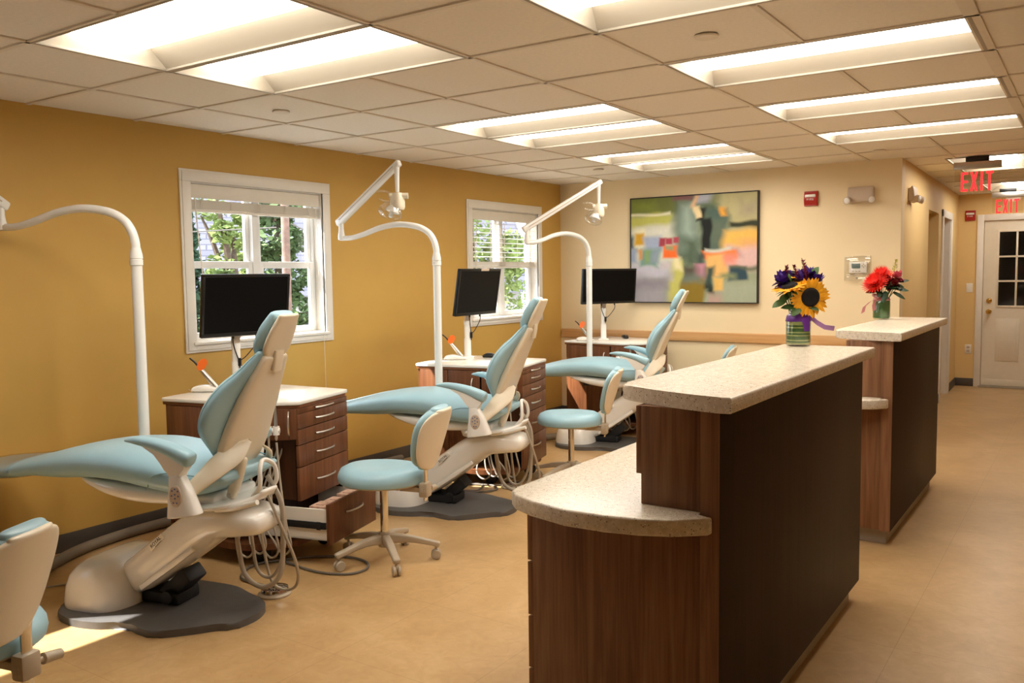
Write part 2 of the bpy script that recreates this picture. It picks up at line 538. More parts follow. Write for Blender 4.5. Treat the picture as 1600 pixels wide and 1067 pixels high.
# baseboards
def baseboard(name, lo, hi):
    bm = B()
    box(bm, lo, hi, 0.003)
    return struct(finish(name, bm, 'base'))
baseboard('baseboard_left', (0.0005, YF, 0.0), (0.012, YB - 0.012, 0.10))
baseboard('baseboard_back', (0.0, YB - 0.012, 0.0), (XH, YB - 0.0005, 0.10))
bm = B()
for y0, y1 in ((YB, 9.50), (10.30, 10.54), (11.46, YE)):
    box(bm, (XH + 0.0005, y0, 0), (XH + 0.012, y1, 0.10), 0.003)
hall_objs.append(struct(finish('baseboard_hall', bm, 'base')))
for o in hall_objs:
    hall_skew(o)
bm = B()
box(bm, (XH - .11, YE - 0.012, 0), (3.385, YE - 0.0005, 0.10), 0.003)
box(bm, (4.445, YE - 0.012, 0), (XR, YE - 0.0005, 0.10), 0.003)
struct(finish('baseboard_end', bm, 'base'))
bm = B()
box(bm, (0.013, YB - 0.022, 0.826), (XH, YB - 0.0005, 0.914), 0.005)
tr = struct(finish('trim_1', bm, 'oak'))

# ------------------------------------------------------------------ ceiling
GX0, GY0, GS = 1.20, 1.80, 0.607
def gx(f): return GX0 + f * GS            # f in units of two feet
def gy(i): return GY0 + i * GS
LIGHTS = []                               # (x0, x1, y0, y1)
for r in (-3, -2, 0, 1, 4, 5, 7, 8):
    LIGHTS.append((gx(0), gx(2), gy(r), gy(r + 1)))
for r in (-3, -1, 1, 3, 5, 7):
    LIGHTS.append((gx(3), gx(5), gy(r), gy(r + 1)))
LIGHTS.append((3.56, 4.15, 8.12, 9.33))
LIGHTS.append((3.56, 4.15, 10.72, 11.93))
xs = sorted(set([0.0, XR] + [round(gx(k), 4) for k in range(-1, 8) if 0 < gx(k) < XR] + [3.56, 4.15]))
ys = sorted(set([YF, YE] + [round(gy(k), 4) for k in range(-6, 18) if YF < gy(k) < YE] + [8.12, 9.33, 10.72, 11.93]))
def in_light(x, y):
    return any(a - 1e-3 < x < b + 1e-3 and c - 1e-3 < y < d + 1e-3 for a, b, c, d in LIGHTS)
bm = B()
vd = {}
def V(x, y, z=H):
    k = (round(x, 4), round(y, 4), z)
    if k not in vd:
        vd[k] = bm.verts.new(k)
    return vd[k]
for i in range(len(xs) - 1):
    for j in range(len(ys) - 1):
        if not in_light((xs[i] + xs[i + 1]) / 2, (ys[j] + ys[j + 1]) / 2):
            bm.faces.new((V(xs[i], ys[j]), V(xs[i], ys[j + 1]), V(xs[i + 1], ys[j + 1]), V(xs[i + 1], ys[j])))
ceil = struct(finish('ceiling', bm, 'tile', smooth=False))
bm = B()
box(bm, (-WT, YF - WT, H + 0.24), (XR + WT, YE + WT, H + 0.30))
struct(finish('ceiling_deck', bm, 'tile', smooth=False))
bm = B()
tw, tz = 0.011, 0.007
gxs = [gx(k) for k in range(-1, 8) if 0.05 < gx(k) < XR - 0.02]
gys = [gy(k) for k in range(-6, 18) if YF + 0.02 < gy(k) < YE - 0.02]
def clipped(a0, a1, blocks):
    """Pieces of the interval a0..a1 outside the blocks."""
    out, cur = [], a0
    for b0, b1 in sorted(blocks):
        if b0 > cur:
            out.append((cur, min(b0, a1)))
        cur = max(cur, b1)
    if cur < a1:
        out.append((cur, a1))
    return [p for p in out if p[1] - p[0] > 0.01]
for x in gxs:
    w = 0.026 if abs(x - gx(5)) < 1e-3 else tw
    bl = [(c, d) for a, b, c, d in LIGHTS if a + 0.02 < x < b - 0.02]
    y_hi = YB if x < XH else YE
    for a, b in clipped(YF, y_hi, bl):
        box(bm, (x - w, a, H - tz), (x + w, b, H + 0.001))
for y in gys:
    bl = [(a, b) for a, b, c, d in LIGHTS if c + 0.02 < y < d - 0.02]
    x_lo = 0.0 if y < YB else XH
    for a, b in clipped(x_lo, XR, bl):
        box(bm, (a, y - tw, H - tz), (b, y + tw, H + 0.001))
finish('grid', bm, 'tee', parent=ceil, smooth=False)

# troffers ------------------------------------------------------------
def make_light(sx, sy):
    """Recessed fixture of sx by sy with the lamp running along x; root at the ceiling plane centre."""
    t = thing('ceiling_light', 'recessed fluorescent ceiling light with one bright lens', 'ceiling light', (0, 0, H))
    hx, hy = sx / 2 - 0.006, sy / 2 - 0.006
    ix, iy, dz = hx - 0.035, 0.185, 0.075
    bm = B()
    v = [bm.verts.new(p) for p in ((-hx, -hy, 0), (hx, -hy, 0), (hx, hy, 0), (-hx, hy, 0), (-ix, -iy, dz), (ix, -iy, dz), (ix, iy, dz), (-ix, iy, dz))]
    for i in range(4):
        j = (i + 1) % 4
        bm.faces.new((v[i], v[j], v[4 + j], v[4 + i]))
    bm.faces.new((v[4], v[5], v[6], v[7]))
    finish('reflector', bm, 'reflector', t, smooth=False)
    bm = B()
    fw = 0.012
    box(bm, (-hx - 0.004, -hy - 0.004, -0.008), (hx + 0.004, -hy + fw, 0.002), 0.002)
    box(bm, (-hx - 0.004, hy - fw, -0.008), (hx + 0.004, hy + 0.004, 0.002), 0.002)
    box(bm, (-hx - 0.004, -hy + fw, -0.008), (-hx + fw, hy - fw, 0.002), 0.002)
    box(bm, (hx - fw, -hy + fw, -0.008), (hx + 0.004, hy - fw, 0.002), 0.002)
    finish('frame', bm, 'troffer_frame', t)
    bm = B()
    n = 9
    ring = []
    for s in (-1, 1):
        prof = []
        for k in range(n):
            a = math.pi * k / (n - 1)
            prof.append((s * (ix - 0.005), -math.cos(a) * (iy - 0.012), dz - 0.004 - math.sin(a) * 0.045))
        ring.append([bm.verts.new(p) for p in prof])
    for k in range(n - 1):
        bm.faces.new((ring[0][k], ring[0][k + 1], ring[1][k + 1], ring[1][k]))
    bm.faces.new(ring[0])
    bm.faces.new(ring[1][::-1])
    finish('lens', bm, 'lens', t)
    return t
L0 = make_light(2 * GS, GS)
ltxt = {
 0: 'out of view', 
}
LAB = [
 'recessed ceiling light behind the viewpoint over the left aisle', 'recessed ceiling light behind the viewpoint beside the first row',
 'large recessed ceiling light cut by the top edge, nearest above the left wall', 'recessed ceiling light directly behind the nearest one over the first window',
 'first of the pair of ceiling lights above the middle chair', 'second of the pair of ceiling lights above the middle chair',
 'front light of the small pair nearest the painting wall', 'last light of the small pair nearest the painting wall',
 'recessed ceiling light far behind the viewpoint over the counter aisle', 'recessed ceiling light just behind the viewpoint over the counter',
 'ceiling light cut by the top edge above the first counter, beside the round sprinkler cover',
 'long ceiling light above the counter, just beyond the round sprinkler cover', 'middle long ceiling light in the row leading to the exit sign',
 'thin distant ceiling light in the row, nearest the painting wall corner']
used = False
for k, (a, b, c, d) in enumerate(LIGHTS[:14]):
    if d < 1.9:            # behind the camera, not shown: left out
        continue
    loc = ((a + b) / 2, (c + d) / 2, H)
    if not used:
        L0.location = loc
        L0['label'] = LAB[k]
        used = True
        o = L0
    else:
        o = dup(L0, loc, 0, LAB[k])
    o['group'] = 'recessed ceiling lights'
for k, (a, b, c, d) in enumerate(LIGHTS[14:]):
    o = dup(L0, ((a + b) / 2, (c + d) / 2, H), R(90), ['recessed hall ceiling light behind the first exit sign', 'recessed hall ceiling light nearest the hall door'][k])
    o['group'] = 'recessed ceiling lights'
# covered openings of the fixtures that the photo does not show
bm = B()
for (a, b, c, d) in LIGHTS[:14]:
    if d < 1.9:
        box(bm, (a, c, H - 0.001), (b, d, H + 0.01))
finish('panel', bm, 'tile', parent=ceil, smooth=False)

def sprinkler(x, y, label):
    bm = B()
    lathe(bm, [(0.0, -0.002), (0.044, -0.002), (0.048, -0.006), (0.046, -0.011), (0.0, -0.013)], 28)
    return tag(finish('ceiling_sprinkler_cover', bm, 'tee', loc=(x, y, H)), label, 'sprinkler cover', 'round ceiling sprinkler covers')
sprinkler(0.87, 3.34, 'round sprinkler cover on the ceiling above the first window')
sprinkler(3.35, 3.30, 'round sprinkler cover on the ceiling between the lights above the counter')
sprinkler(3.22, 7.20, 'round sprinkler cover on the ceiling near the hall corner')
sprinkler(0.96, 6.86, 'round sprinkler cover on the ceiling above the far window corner')

# ------------------------------------------------------------------ windows
def make_window(idx, y0, y1):
    t = sroot('window_%d' % idx, (0, y0, WZ0))
    w = y1 - y0
    h = WZ1 - WZ0
    bm = B()   # stepped casing on the room side
    for k, (ins, th) in enumerate(((0.0, 0.012), (0.014, 0.018), (0.05, 0.014))):
        a = ins
        box(bm, (0.0005, a, h - CW), (th, w - a, h - a), 0.003)
        box(bm, (0.0005, a, a), (th, CW, h - CW), 0.003)
        box(bm, (0.0005, w - CW, a), (th, w - a, h - CW), 0.003)
        box(bm, (0.0005, CW, a), (th, w - CW, 0.058), 0.003)
    box(bm, (0.0005, 0.05, 0.047), (0.03, w - 0.05, 0.066), 0.004)     # stool
    finish('casing', bm, 'trim', t)
    bm = B()   # reveal lining
    box(bm, (-WT, CW - 0.004, 0.055), (0.001, CW + 0.008, h - CW + 0.004))
    box(bm, (-WT, w - CW - 0.008, 0.055), (0.001, w - CW + 0.004, h - CW + 0.004))
    box(bm, (-WT, CW, h - CW - 0.008), (0.001, w - CW, h - CW + 0.004))
    box(bm, (-WT, CW, 0.052), (0.001, w - CW, 0.072))
    finish('jamb', bm, 'trim', t, smooth=False)
    o0, o1 = CW + 0.008, w - CW - 0.008
    mid = (o0 + o1) / 2
    zb, zt = 0.072, h - CW - 0.008
    zm = (zb + zt) / 2 - 0.015
    bm = B()
    box(bm, (-0.125, mid - 0.028, zb), (-0.06, mid + 0.028, zt), 0.003)
    box(bm, (-0.125, o0, zb), (-0.075, o0 + 0.022, zt), 0.002)
    box(bm, (-0.125, o1 - 0.022, zb), (-0.075, o1, zt), 0.002)
    finish('mullion', bm, 'vinyl', t)
    for k, (a, b) in enumerate(((o0 + 0.022, mid - 0.028), (mid + 0.028, o1 - 0.022))):
        for up in (0, 1):
            x0, x1 = (-0.118, -0.092) if up else (-0.095, -0.068)
            za, zc = (zm - 0.02, zt) if up else (zb, zm + 0.025)
            s, rl = 0.036, 0.045
            bm = B()
            box(bm, (x0, a, za), (x1, a + s, zc), 0.003)
            box(bm, (x0, b - s, za), (x1, b, zc), 0.003)
            box(bm, (x0, a + s, zc - rl), (x1, b - s, zc), 0.003)
            box(bm, (x0, a + s, za), (x1, b - s, za + rl), 0.003)
            sash = finish('sash', bm, 'vinyl', t)
            bm = B()
            box(bm, ((x0 + x1) / 2 - 0.002, a + s, za + rl), ((x0 + x1) / 2 + 0.002, b - s, zc - rl))
            finish('pane', bm, 'glass', sash, smooth=False)
    return t
for i, (a, b) in enumerate(WINS):
    make_window(i + 1, a, b)

def make_blind(y0, y1, drop, label, cord_z, win=None):
    """Horizontal blind in the window reveal. drop: bottom of the open slats, None when fully raised."""
    t = thing('window_blind', label, 'window blind', (-0.032, (y0 + y1) / 2, WZ1 - CW - 0.008), 0) if win is None else bpy.data.objects.new('blind', None)
    if win is not None:      # part of the window that lies beyond the frame
        COL.objects.link(t)
        t.parent = win
        t.location = (-0.032, (y1 - y0) / 2, WZ1 - CW - 0.008 - WZ0)
    hw = (y1 - y0) / 2 - CW - 0.014
    bm = B()
    box(bm, (0.008, -hw, -0.088), (0.022, hw, -0.002), 0.004)
    box(bm, (-0.026, -hw, -0.05), (0.008, hw, -0.002))
    finish('valance', bm, 'blindslat', t)
    n = 16
    z = -0.10
    if drop is None:
        bm = B()
        for k in range(n):
            zz = -0.098 - k * 0.0036
            box(bm, (-0.022 + 0.001 * (k % 2), -hw + 0.004, zz - 0.0013), (0.006, hw - 0.004, zz + 0.0013))
        finish('slat_stack', bm, 'blindslat', t)
        zbot = -0.098 - n * 0.0036
    else:
        bm = B()
        m = int((drop) / 0.044)
        rot = Matrix.Rotation(R(8), 3, 'Y')
        for k in range(m):
            zz = -0.115 - k * 0.044
            box(bm, (-0.031, -hw + 0.004, zz - 0.0014), (0.015, hw - 0.004, zz + 0.0014), rot=rot)
        for k in range(10):
            zz = -0.115 - m * 0.044 - k * 0.0036
            box(bm, (-0.026, -hw + 0.004, zz - 0.0013), (0.010, hw - 0.004, zz + 0.0013))
        finish('slats', bm, 'blindslat', t)
        zbot = -0.115 - m * 0.044 - 0.04
    bm = B()
    box(bm, (-0.026, -hw + 0.002, zbot - 0.016), (0.010, hw - 0.002, zbot), 0.004)
    finish('bottom_rail', bm, 'blindslat', t)
    bm = B()   # ladder cords
    for k in range(5):
        yy = -hw + 0.09 + k * (2 * hw - 0.18) / 4
        for q in range(3):
            tube(bm, [(0.011, yy - 0.012 + 0.012 * q, -0.09), (0.013, yy + 0.008 * math.sin(q * 2 + k), (zbot - 0.09) / 2), (0.011, yy + 0.01 - 0.01 * q, zbot)], 0.0012, n=5, m=4)
    finish('ladder_cord', bm, 'blindslat', t)
    bm = B()
    tube(bm, [(0.014, -hw + 0.035, -0.08), (0.02, -hw + 0.045, -0.3), (0.03, -hw + 0.06, -0.56)], 0.004, n=8)
    finish('tilt_wand', bm, 'blindslat', t)
    bm = B()
    tube(bm, [(0.016, hw - 0.03, -0.08), (0.03, hw - 0.028, -0.6), (0.056, hw - 0.02, -1.05), (0.058, hw - 0.02, cord_z)], 0.0018, n=6)
    lathe(bm, [(0.003, 0.0), (0.007, 0.01), (0.006, 0.04), (0.002, 0.05)], 10, center=(0.058, hw - 0.02, cord_z - 0.045))
    finish('pull_cord', bm, 'blindslat', t)
    return t
make_blind(WINS[0][0], WINS[0][1], None, '', -1.2, bpy.data.objects['window_1'])
make_blind(WINS[1][0], WINS[1][1], None, 'white blind raised to a thin stack in the first window behind the wide monitor', -1.5)
make_blind(WINS[2][0], WINS[2][1], 0.36, 'white blind with open slats lowered halfway in the far window', -0.9)

# ------------------------------------------------------------------ door and hall fittings
dr = sroot('door_1', (3.46, YE, 0))
bm = B()
box(bm, (-0.075, -0.022, 0), (0.0, -0.0005, 2.145), 0.004)
box(bm, (0.91, -0.022, 0), (0.985, -0.0005, 2.145), 0.004)
box(bm, (0.0, -0.022, 2.07), (0.91, -0.0005, 2.145), 0.004)
finish('casing', bm, 'trim', dr)
bm = B()
def slab_frame(bm, x0, x1, z0, z1, y0, y1):
    box(bm, (x0, y0, z0), (x1, y1, z1))
# door leaf around the glazed opening
gx0, gx1, gz0, gz1 = 0.17, 0.74, 1.02, 1.925
box(bm, (0.004, 0.01, 0.02), (gx0, 0.05, 2.066))
box(bm, (gx1, 0.01, 0.02), (0.906, 0.05, 2.066))
box(bm, (gx0, 0.01, 0.02), (gx1, 0.05, gz0))
box(bm, (gx0, 0.01, gz1), (gx1, 0.05, 2.066))
for px in (0.15, 0.50):
    box(bm, (px, 0.004, 0.33), (px + 0.26, 0.012, 0.86), 0.006)
    box(bm, (px + 0.03, 0.001, 0.36), (px + 0.23, 0.008, 0.83), 0.004)
box(bm, (0.004, 0.004, 0.02), (0.906, 0.012, 0.10), 0.003)
leaf = finish('door_leaf', bm, 'door', dr)
bm = B()
fr = 0.024
box(bm, (gx0 - fr, 0.0, gz0 - fr), (gx0, 0.016, gz1 + fr), 0.004)
box(bm, (gx1, 0.0, gz0 - fr), (gx1 + fr, 0.016, gz1 + fr), 0.004)
box(bm, (gx0, 0.0, gz0 - fr), (gx1, 0.016, gz0), 0.004)
box(bm, (gx0, 0.0, gz1), (gx1, 0.016, gz1 + fr), 0.004)
for k in (1, 2):
    xx = gx0 + (gx1 - gx0) * k / 3
    box(bm, (xx - 0.011, 0.002, gz0), (xx + 0.011, 0.02, gz1), 0.003)
    zz = gz0 + (gz1 - gz0) * k / 3
    box(bm, (gx0, 0.002, zz - 0.011), (gx1, 0.02, zz + 0.011), 0.003)
finish('glazing_frame', bm, 'door', dr)
bm = B()
box(bm, (gx0, 0.024, gz0), (gx1, 0.03, gz1))
finish('pane', bm, 'nightglass', dr, smooth=False)
bm = B()
lathe(bm, [(0.0, 0.0), (0.03, 0.0), (0.03, 0.008), (0.012, 0.012), (0.012, 0.035), (0.027, 0.045), (0.03, 0.06), (0.02, 0.072), (0, 0.074)], 20, center=(0.075, 0.01, 0.945), axis=(0, -1, 0))
finish('door_knob', bm, 'brass', dr)
bm = B()
lathe(bm, [(0.0, 0.0), (0.032, 0.0), (0.03, 0.012), (0.02, 0.016), (0, 0.016)], 20, center=(0.075, 0.01, 1.08), axis=(0, -1, 0))
finish('deadbolt', bm, 'brass', dr)
bm = B()
box(bm, (-0.02, -0.06, 0.0), (0.93, 0.08, 0.016), 0.004)
finish('threshold', bm, 'kick', dr)
bm = B()
box(bm, (-0.1, 0.10, -0.05), (1.0, 0.13, 2.2))
finish('backing', bm, 'black', dr, smooth=False)

def switch_plate(x, z, label, outlet):
    t = thing('wall_outlet' if outlet else 'light_switch', label, 'outlet' if outlet else 'light switch', (x, YE, z))
    bm = B()
    box(bm, (-0.036, -0.007, -0.058), (0.036, -0.0005, 0.058), 0.003)
    finish('plate', bm, 'trim', t)
    bm = B()
    if outlet:
        for zz in (-0.022, 0.022):
            box(bm, (-0.017, -0.010, zz - 0.015), (0.017, -0.006, zz + 0.015), 0.003)
        finish('socket', bm, 'greyplastic', t)
    else:
        box(bm, (-0.017, -0.011, -0.033), (0.017, -0.006, 0.033), 0.003)
        finish('rocker', bm, 'whitegloss', t)
    return t
switch_plate(3.315, 1.24, 'white light switch on the hall end wall left of the door', False)
switch_plate(3.317, 0.47, 'white outlet low on the hall end wall left of the door', True)

# lettering built from strokes --------------------------------------------
def letter(bm, ch, x, z, w, h, s, y0, y1):
    """Plain sans capital at lower-left (x, z) in the xz plane."""
    def bar(p, q, t=s):
        p, q = Vector((p[0], 0, p[1])), Vector((q[0], 0, q[1]))
        d = (q - p).normalized()
        nn = Vector((-d.z, 0, d.x)) * t / 2
        b = bmesh.new()
        c = []
        for yy in (y0, y1):
            for pt in (p + nn, q + nn, q - nn, p - nn):
                c.append(b.verts.new((pt.x, yy, pt.z)))
        b.faces.new(c[0:4]); b.faces.new(c[4:8][::-1])
        for i in range(4):
            j = (i + 1) % 4
            b.faces.new((c[i], c[4 + i], c[4 + j], c[j]))
        merge(bm, b)
    a = s / 2
    if ch == 'E':
        bar((x + a, z), (x + a, z + h))
        for zz in (a, h / 2, h - a):
            bar((x + s * 0.9, z + zz), (x + w, z + zz))
    elif ch == 'X':
        bar((x + a, z), (x + w - a, z + h)); bar((x + w - a, z), (x + a, z + h))
    elif ch == 'I':
        bar((x + w / 2, z), (x + w / 2, z + h))
    elif ch == 'T':
        bar((x + w / 2, z), (x + w / 2, z + h - s)); bar((x, z + h - a), (x + w, z + h - a))
    elif ch == 'F':
        bar((x + a, z), (x + a, z + h))
        for zz in (h / 2, h - a):
            bar((x + s * 0.9, z + zz), (x + w, z + zz))
    elif ch == 'R':
        bar((x + a, z), (x + a, z + h)); bar((x + s, z + h - a), (x + w, z + h - a)); bar((x + s, z + h / 2), (x + w, z + h / 2))
        bar((x + w - a, z + h / 2), (x + w - a, z + h - a)); bar((x + w * 0.45, z + h / 2), (x + w - a, z))

def exit_sign(x, y, label, hw=0.175):
    t = thing('exit_sign', label, 'exit sign', (x, y, H))
    bm = B()
    box(bm, (-0.085, -0.03, -0.045), (0.085, 0.03, -0.0075), 0.004)
    finish('ceiling_mount', bm, 'black', t)
    bm = B()
    box(bm, (-hw, -0.022, -0.105), (hw, 0.022, -0.046), 0.003)
    finish('housing', bm, 'nickel', t)
    bm = B()
    box(bm, (-hw + 0.01, -0.003, -0.30), (hw - 0.01, 0.003, -0.105), 0.001)
    finish('panel', bm, 'acrylic', t)
    bm = B()
    xx = -0.118
    for ch, w in (('E', 0.052), ('X', 0.056), ('I', 0.024), ('T', 0.056)):
        letter(bm, ch, xx, -0.285, w, 0.155, 0.018, -0.0065, -0.0035)
        xx += w + 0.016
    finish('letters', bm, 'exitred', t, smooth=False)
    return t
exit_sign(3.80, 8.10, 'nearer red EXIT sign hanging from the ceiling at the hall entrance')
exit_sign(3.76, 11.55, 'farther red EXIT sign hanging in front of the hall door', 0.165)

def fire_alarm(loc, rot, label):
    t = thing('fire_alarm', label, 'fire alarm', loc, rot)
    bm = B()
    sweep(bm, [(0, -0.0125, -0.063, 0.056, 0.012), (0, -0.0125, -0.05, 0.058, 0.012), (0, -0.02, 0.0, 0.058, 0.0195), (0, -0.0125, 0.05, 0.058, 0.012), (0, -0.0125, 0.063, 0.056, 0.012)],
          n=20, ex=6, m=4, uvec=(1, 0, 0))
    finish('body', bm, 'red', t)
    bm = B()
    box(bm, (-0.045, -0.052, 0.008), (0.045, -0.03, 0.034), 0.006)
    finish('strobe', bm, 'strobe', t)
    bm = B()
    xx = -0.030
    for ch, w in (('F', 0.010), ('I', 0.006), ('R', 0.010), ('E', 0.010)):
        letter(bm, ch, xx, -0.018, w, 0.016, 0.003, -0.0405, -0.037)
        xx += w + 0.007
    finish('letters', bm, 'strobe', t, smooth=False)
    return t
fire_alarm((2.55, YB, 2.108), 0, 'red fire alarm strobe on the cream wall right of the painting')
fire_alarm((3.305, YE, 2.14), 0, 'red fire alarm strobe on the hall end wall beside the door')

def emergency_light(loc, rot, label):
    t = thing('emergency_light', label, 'emergency light', loc, rot)
    bm = B()
    sweep(bm, [(0, -0.035, -0.055, 0.104, 0.022), (0, -0.03, -0.03, 0.108, 0.029), (0, -0.025, 0.05, 0.106, 0.024), (0, -0.022, 0.062, 0.104, 0.02)], n=24, ex=8, m=3, uvec=(1, 0, 0))
    finish('housing', bm, 'greyplastic', t)
    for s in (-1, 1):
        bm = B()
        lathe(bm, [(0.0, 0.0), (0.018, 0.0), (0.03, 0.02), (0.032, 0.045), (0.029, 0.046), (0.0, 0.040)], 22, center=(s * 0.085, -0.05, -0.03), axis=(s * 0.35, -1, -0.25))
        h = finish('lamp_head', bm, 'greyplastic', t)
        bm = B()
        lathe(bm, [(0.0, 0.044), (0.026, 0.047), (0.02, 0.052), (0.0, 0.054)], 20, center=(s * 0.085, -0.05, -0.03), axis=(s * 0.35, -1, -0.25))
        finish('bulb_lens', bm, 'strobe', h)
    return t
emergency_light((2.965, YB, 2.105), 0, 'emergency light with two lamp heads on the cream back wall')
emergency_light((XH - .011, 8.25, 2.12), R(90), 'emergency light seen edge-on on the hall wall past the corner')

t = thing('thermostat', 'white thermostat inside a clear cover on the cream back wall', 'thermostat', (2.95, YB, 1.50))
bm = B()
box(bm, (-0.074, -0.028, -0.048), (0.074, -0.004, 0.052), 0.010, 3)
finish('body', bm, 'whitegloss', t)
bm = B()
box(bm, (-0.050, -0.031, -0.006), (0.020, -0.027, 0.036), 0.001)
finish('display', bm, 'lcd', t)
bm = B()
for k in range(3):
    box(bm, (-0.045 + k * 0.026, -0.031, -0.034), (-0.029 + k * 0.026, -0.027, -0.026), 0.002)
for dx, dz in ((0.0, 0.012), (0.0, -0.012), (0.012, 0), (-0.012, 0)):
    box(bm, (0.047 + dx - 0.005, -0.031, 0.016 + dz - 0.005), (0.047 + dx + 0.005, -0.027, 0.016 + dz + 0.005), 0.002)
finish('buttons', bm, 'greyplastic', t)
bm = B()
box(bm, (-0.105, -0.05, -0.11), (0.105, -0.0006, 0.10), 0.006)
finish('cover', bm, 'clearplastic', t)
bm = B()
lathe(bm, [(0, 0), (0.01, 0), (0.01, 0.008), (0, 0.009)], 14, center=(0, -0.05, -0.086), axis=(0, -1, 0))
finish('lock', bm, 'nickel', t)
# ------------------------------------------------------------------ painting
def paint_colors(nx, ny):
    """Abstract colour fields: soft-edged patches in canvas fractions (u right, v down)."""
    PT = [ # u0, v0, u1, v1, colour, softness, wobble
     (-.1, -.1, 1.1, 1.1, (150, 158, 130), .02, 0),
     (-.1, -.1, .42, .17, (108, 116, 62), .03, .03), (.02, .03, .2, .13, (126, 138, 62), .05, .04),
     (-.1, .16, .34, .30, (184, 184, 96), .02, .03), (-.1, .145, .33, .165, (226, 222, 190), .01, .02),
     (-.1, .27, .40, .66, (206, 206, 186), .03, .04), (.05, .29, .38, .36, (214, 214, 200), .03, .03),
     (.36, .02, .56, .62, (92, 108, 92), .04, .06), (.42, .08, .54, .5, (150, 168, 156), .06, .05),
     (.44, .40, .56, .66, (84, 100, 82), .05, .05), (.34, -.05, .52, .045, (128, 92, 92), .015, .02),
     (.53, -.05, .67, .085, (168, 172, 186), .012, .02), (.51, -.05, .545, .12, (214, 176, 140), .012, .03),
     (.66, -.05, .74, .14, (120, 128, 92), .03, .04), (.70, -.05, 1.1, .30, (176, 168, 124), .03, .04),
     (.88, .07, 1.0, .2, (160, 150, 122), .05, .04),
     (.57, .09, .70, .32, (84, 100, 80), .03, .05), (.60, .14, .78, .56, (76, 96, 88), .03, .05), (.63, .24, .76, .50, (92, 106, 90), .05, .05),
     (.545, .11, .60, .24, (40, 44, 36), .012, .04), (.575, .22, .645, .58, (28, 32, 30), .012, .03), (.535, .10, .575, .2, (226, 206, 160), .01, .05),
     (.73, .12, .765, .20, (222, 160, 60), .015, .03), (.80, .26, 1.1, .32, (52, 56, 40), .015, .04),
     (.74, .34, 1.1, .56, (226, 178, 88), .03, .03), (.86, .44, 1.1, .58, (218, 164, 110), .05, .04),
     (.78, .50, 1.1, .70, (214, 178, 172), .04, .05), (.80, .50, .88, .58, (182, 150, 146), .03, .05),
     (.59, .52, .84, .60, (236, 128, 70), .015, .03), (.62, .55, .77, .76, (226, 180, 110), .015, .03), (.60, .505, .80, .53, (204, 204, 190), .012, .03),
     (.76, .57, .84, .66, (232, 140, 120), .03, .04), (.55, .53, .60, .70, (70, 84, 78), .02, .04),
     (.52, .64, .605, .79, (186, 136, 150), .012, .02), (.42, .65, .52, .80, (88, 82, 72), .03, .05),
     (.60, .66, .66, .92, (66, 84, 76), .02, .05), (.56, .80, .64, .90, (38, 46, 44), .02, .05),
     (.79, .67, .93, .80, (50, 72, 84), .012, .03), (.80, .66, 1.1, .695, (92, 100, 80), .02, .05), (.70, .74, .82, .80, (128, 138, 100), .03, .05),
     (.72, .82, 1.1, 1.1, (164, 172, 150), .05, .05), (.665, .77, .745, .90, (224, 184, 104), .014, .03),
     (.59, .92, .72, 1.1, (186, 158, 148), .03, .05), (.55, .9, .62, 1.1, (160, 184, 160), .03, .04),
     (.41, .79, .59, 1.1, (140, 118, 46), .02, .04), (.42, .74, .58, .82, (112, 124, 112), .04, .04),
     (.31, .60, .42, 1.1, (192, 190, 104), .015, .03), (.36, .58, .42, .70, (226, 216, 170), .02, .03),
     (-.1, .63, .32, .78, (190, 188, 198), .03, .04), (-.1, .76, .31, 1.1, (158, 154, 160), .05, .05), (.02, .80, .3, .86, (138, 132, 140), .04, .04),
     (.27, .62, .33, .68, (198, 186, 188), .02, .04),
     (-.1, .36, .035, .50, (88, 100, 104), .03, .03), (.03, .30, .125, .47, (232, 226, 190), .02, .02), (.035, .325, .115, .45, (208, 160, 44), .014, .02),
     (.13, .37, .235, .51, (160, 172, 196), .02, .04), (.09, .48, .24, .66, (118, 154, 142), .02, .03), (.17, .50, .25, .64, (140, 154, 168), .03, .04),
     (.135, .50, .165, .62, (138, 164, 92), .02, .04), (-.1, .48, .06, .62, (150, 164, 186), .02, .03), (.055, .50, .085, .6, (206, 150, 92), .012, .03),
     (.235, .385, .285, .465, (162, 66, 80), .008, .012), (.292, .385, .346, .45, (166, 66, 80), .008, .012), (.356, .38, .398, .435, (166, 72, 84), .008, .012),
     (.27, .465, .39, .575, (238, 112, 50), .012, .02), (.285, .455, .37, .495, (150, 152, 112), .012, .03),
    ]
    cols = []
    for j in range(ny + 1):
        for i in range(nx + 1):
            u, v = i / nx, j / ny
            c = [0.3, 0.3, 0.25]
            for k, (a, b, d, e, cc, sf, wb) in enumerate(PT):
                n1 = noise.noise(Vector((u * 7 + k * 3.1, v * 7, k * 1.7)))
                n2 = noise.noise(Vector((u * 7 + 40, v * 7 + k * 2.3, k)))
                uu, vv = u + n1 * wb, v + n2 * wb
                dd = max(a - uu, uu - d, b - vv, vv - e)
                if dd < sf:
                    al = min(1.0, max(0.0, 0.5 - dd / (2 * sf)))
                    br = 1 + 0.05 * noise.noise(Vector((u * 30, v * 9, k * 5.0)))
                    lc = lin(cc)
                    c = [c[q] * (1 - al) + lc[q] * br * al for q in range(3)]
            cols.append((c[0], c[1], c[2], 1.0))
    return cols
PW, PH, PX0, PZ0 = 1.275, 1.02, 0.82, 1.188
t = thing('painting', 'large abstract painting with green, yellow and grey patches in a thin dark frame', 'painting', (PX0, YB, PZ0))
nx, ny = 150, 120
bm = B()
vv = []
for j in range(ny + 1):
    for i in range(nx + 1):
        vv.append(bm.verts.new((0.008 + (PW - 0.016) * i / nx, -0.040, PH - 0.008 - (PH - 0.016) * j / ny)))
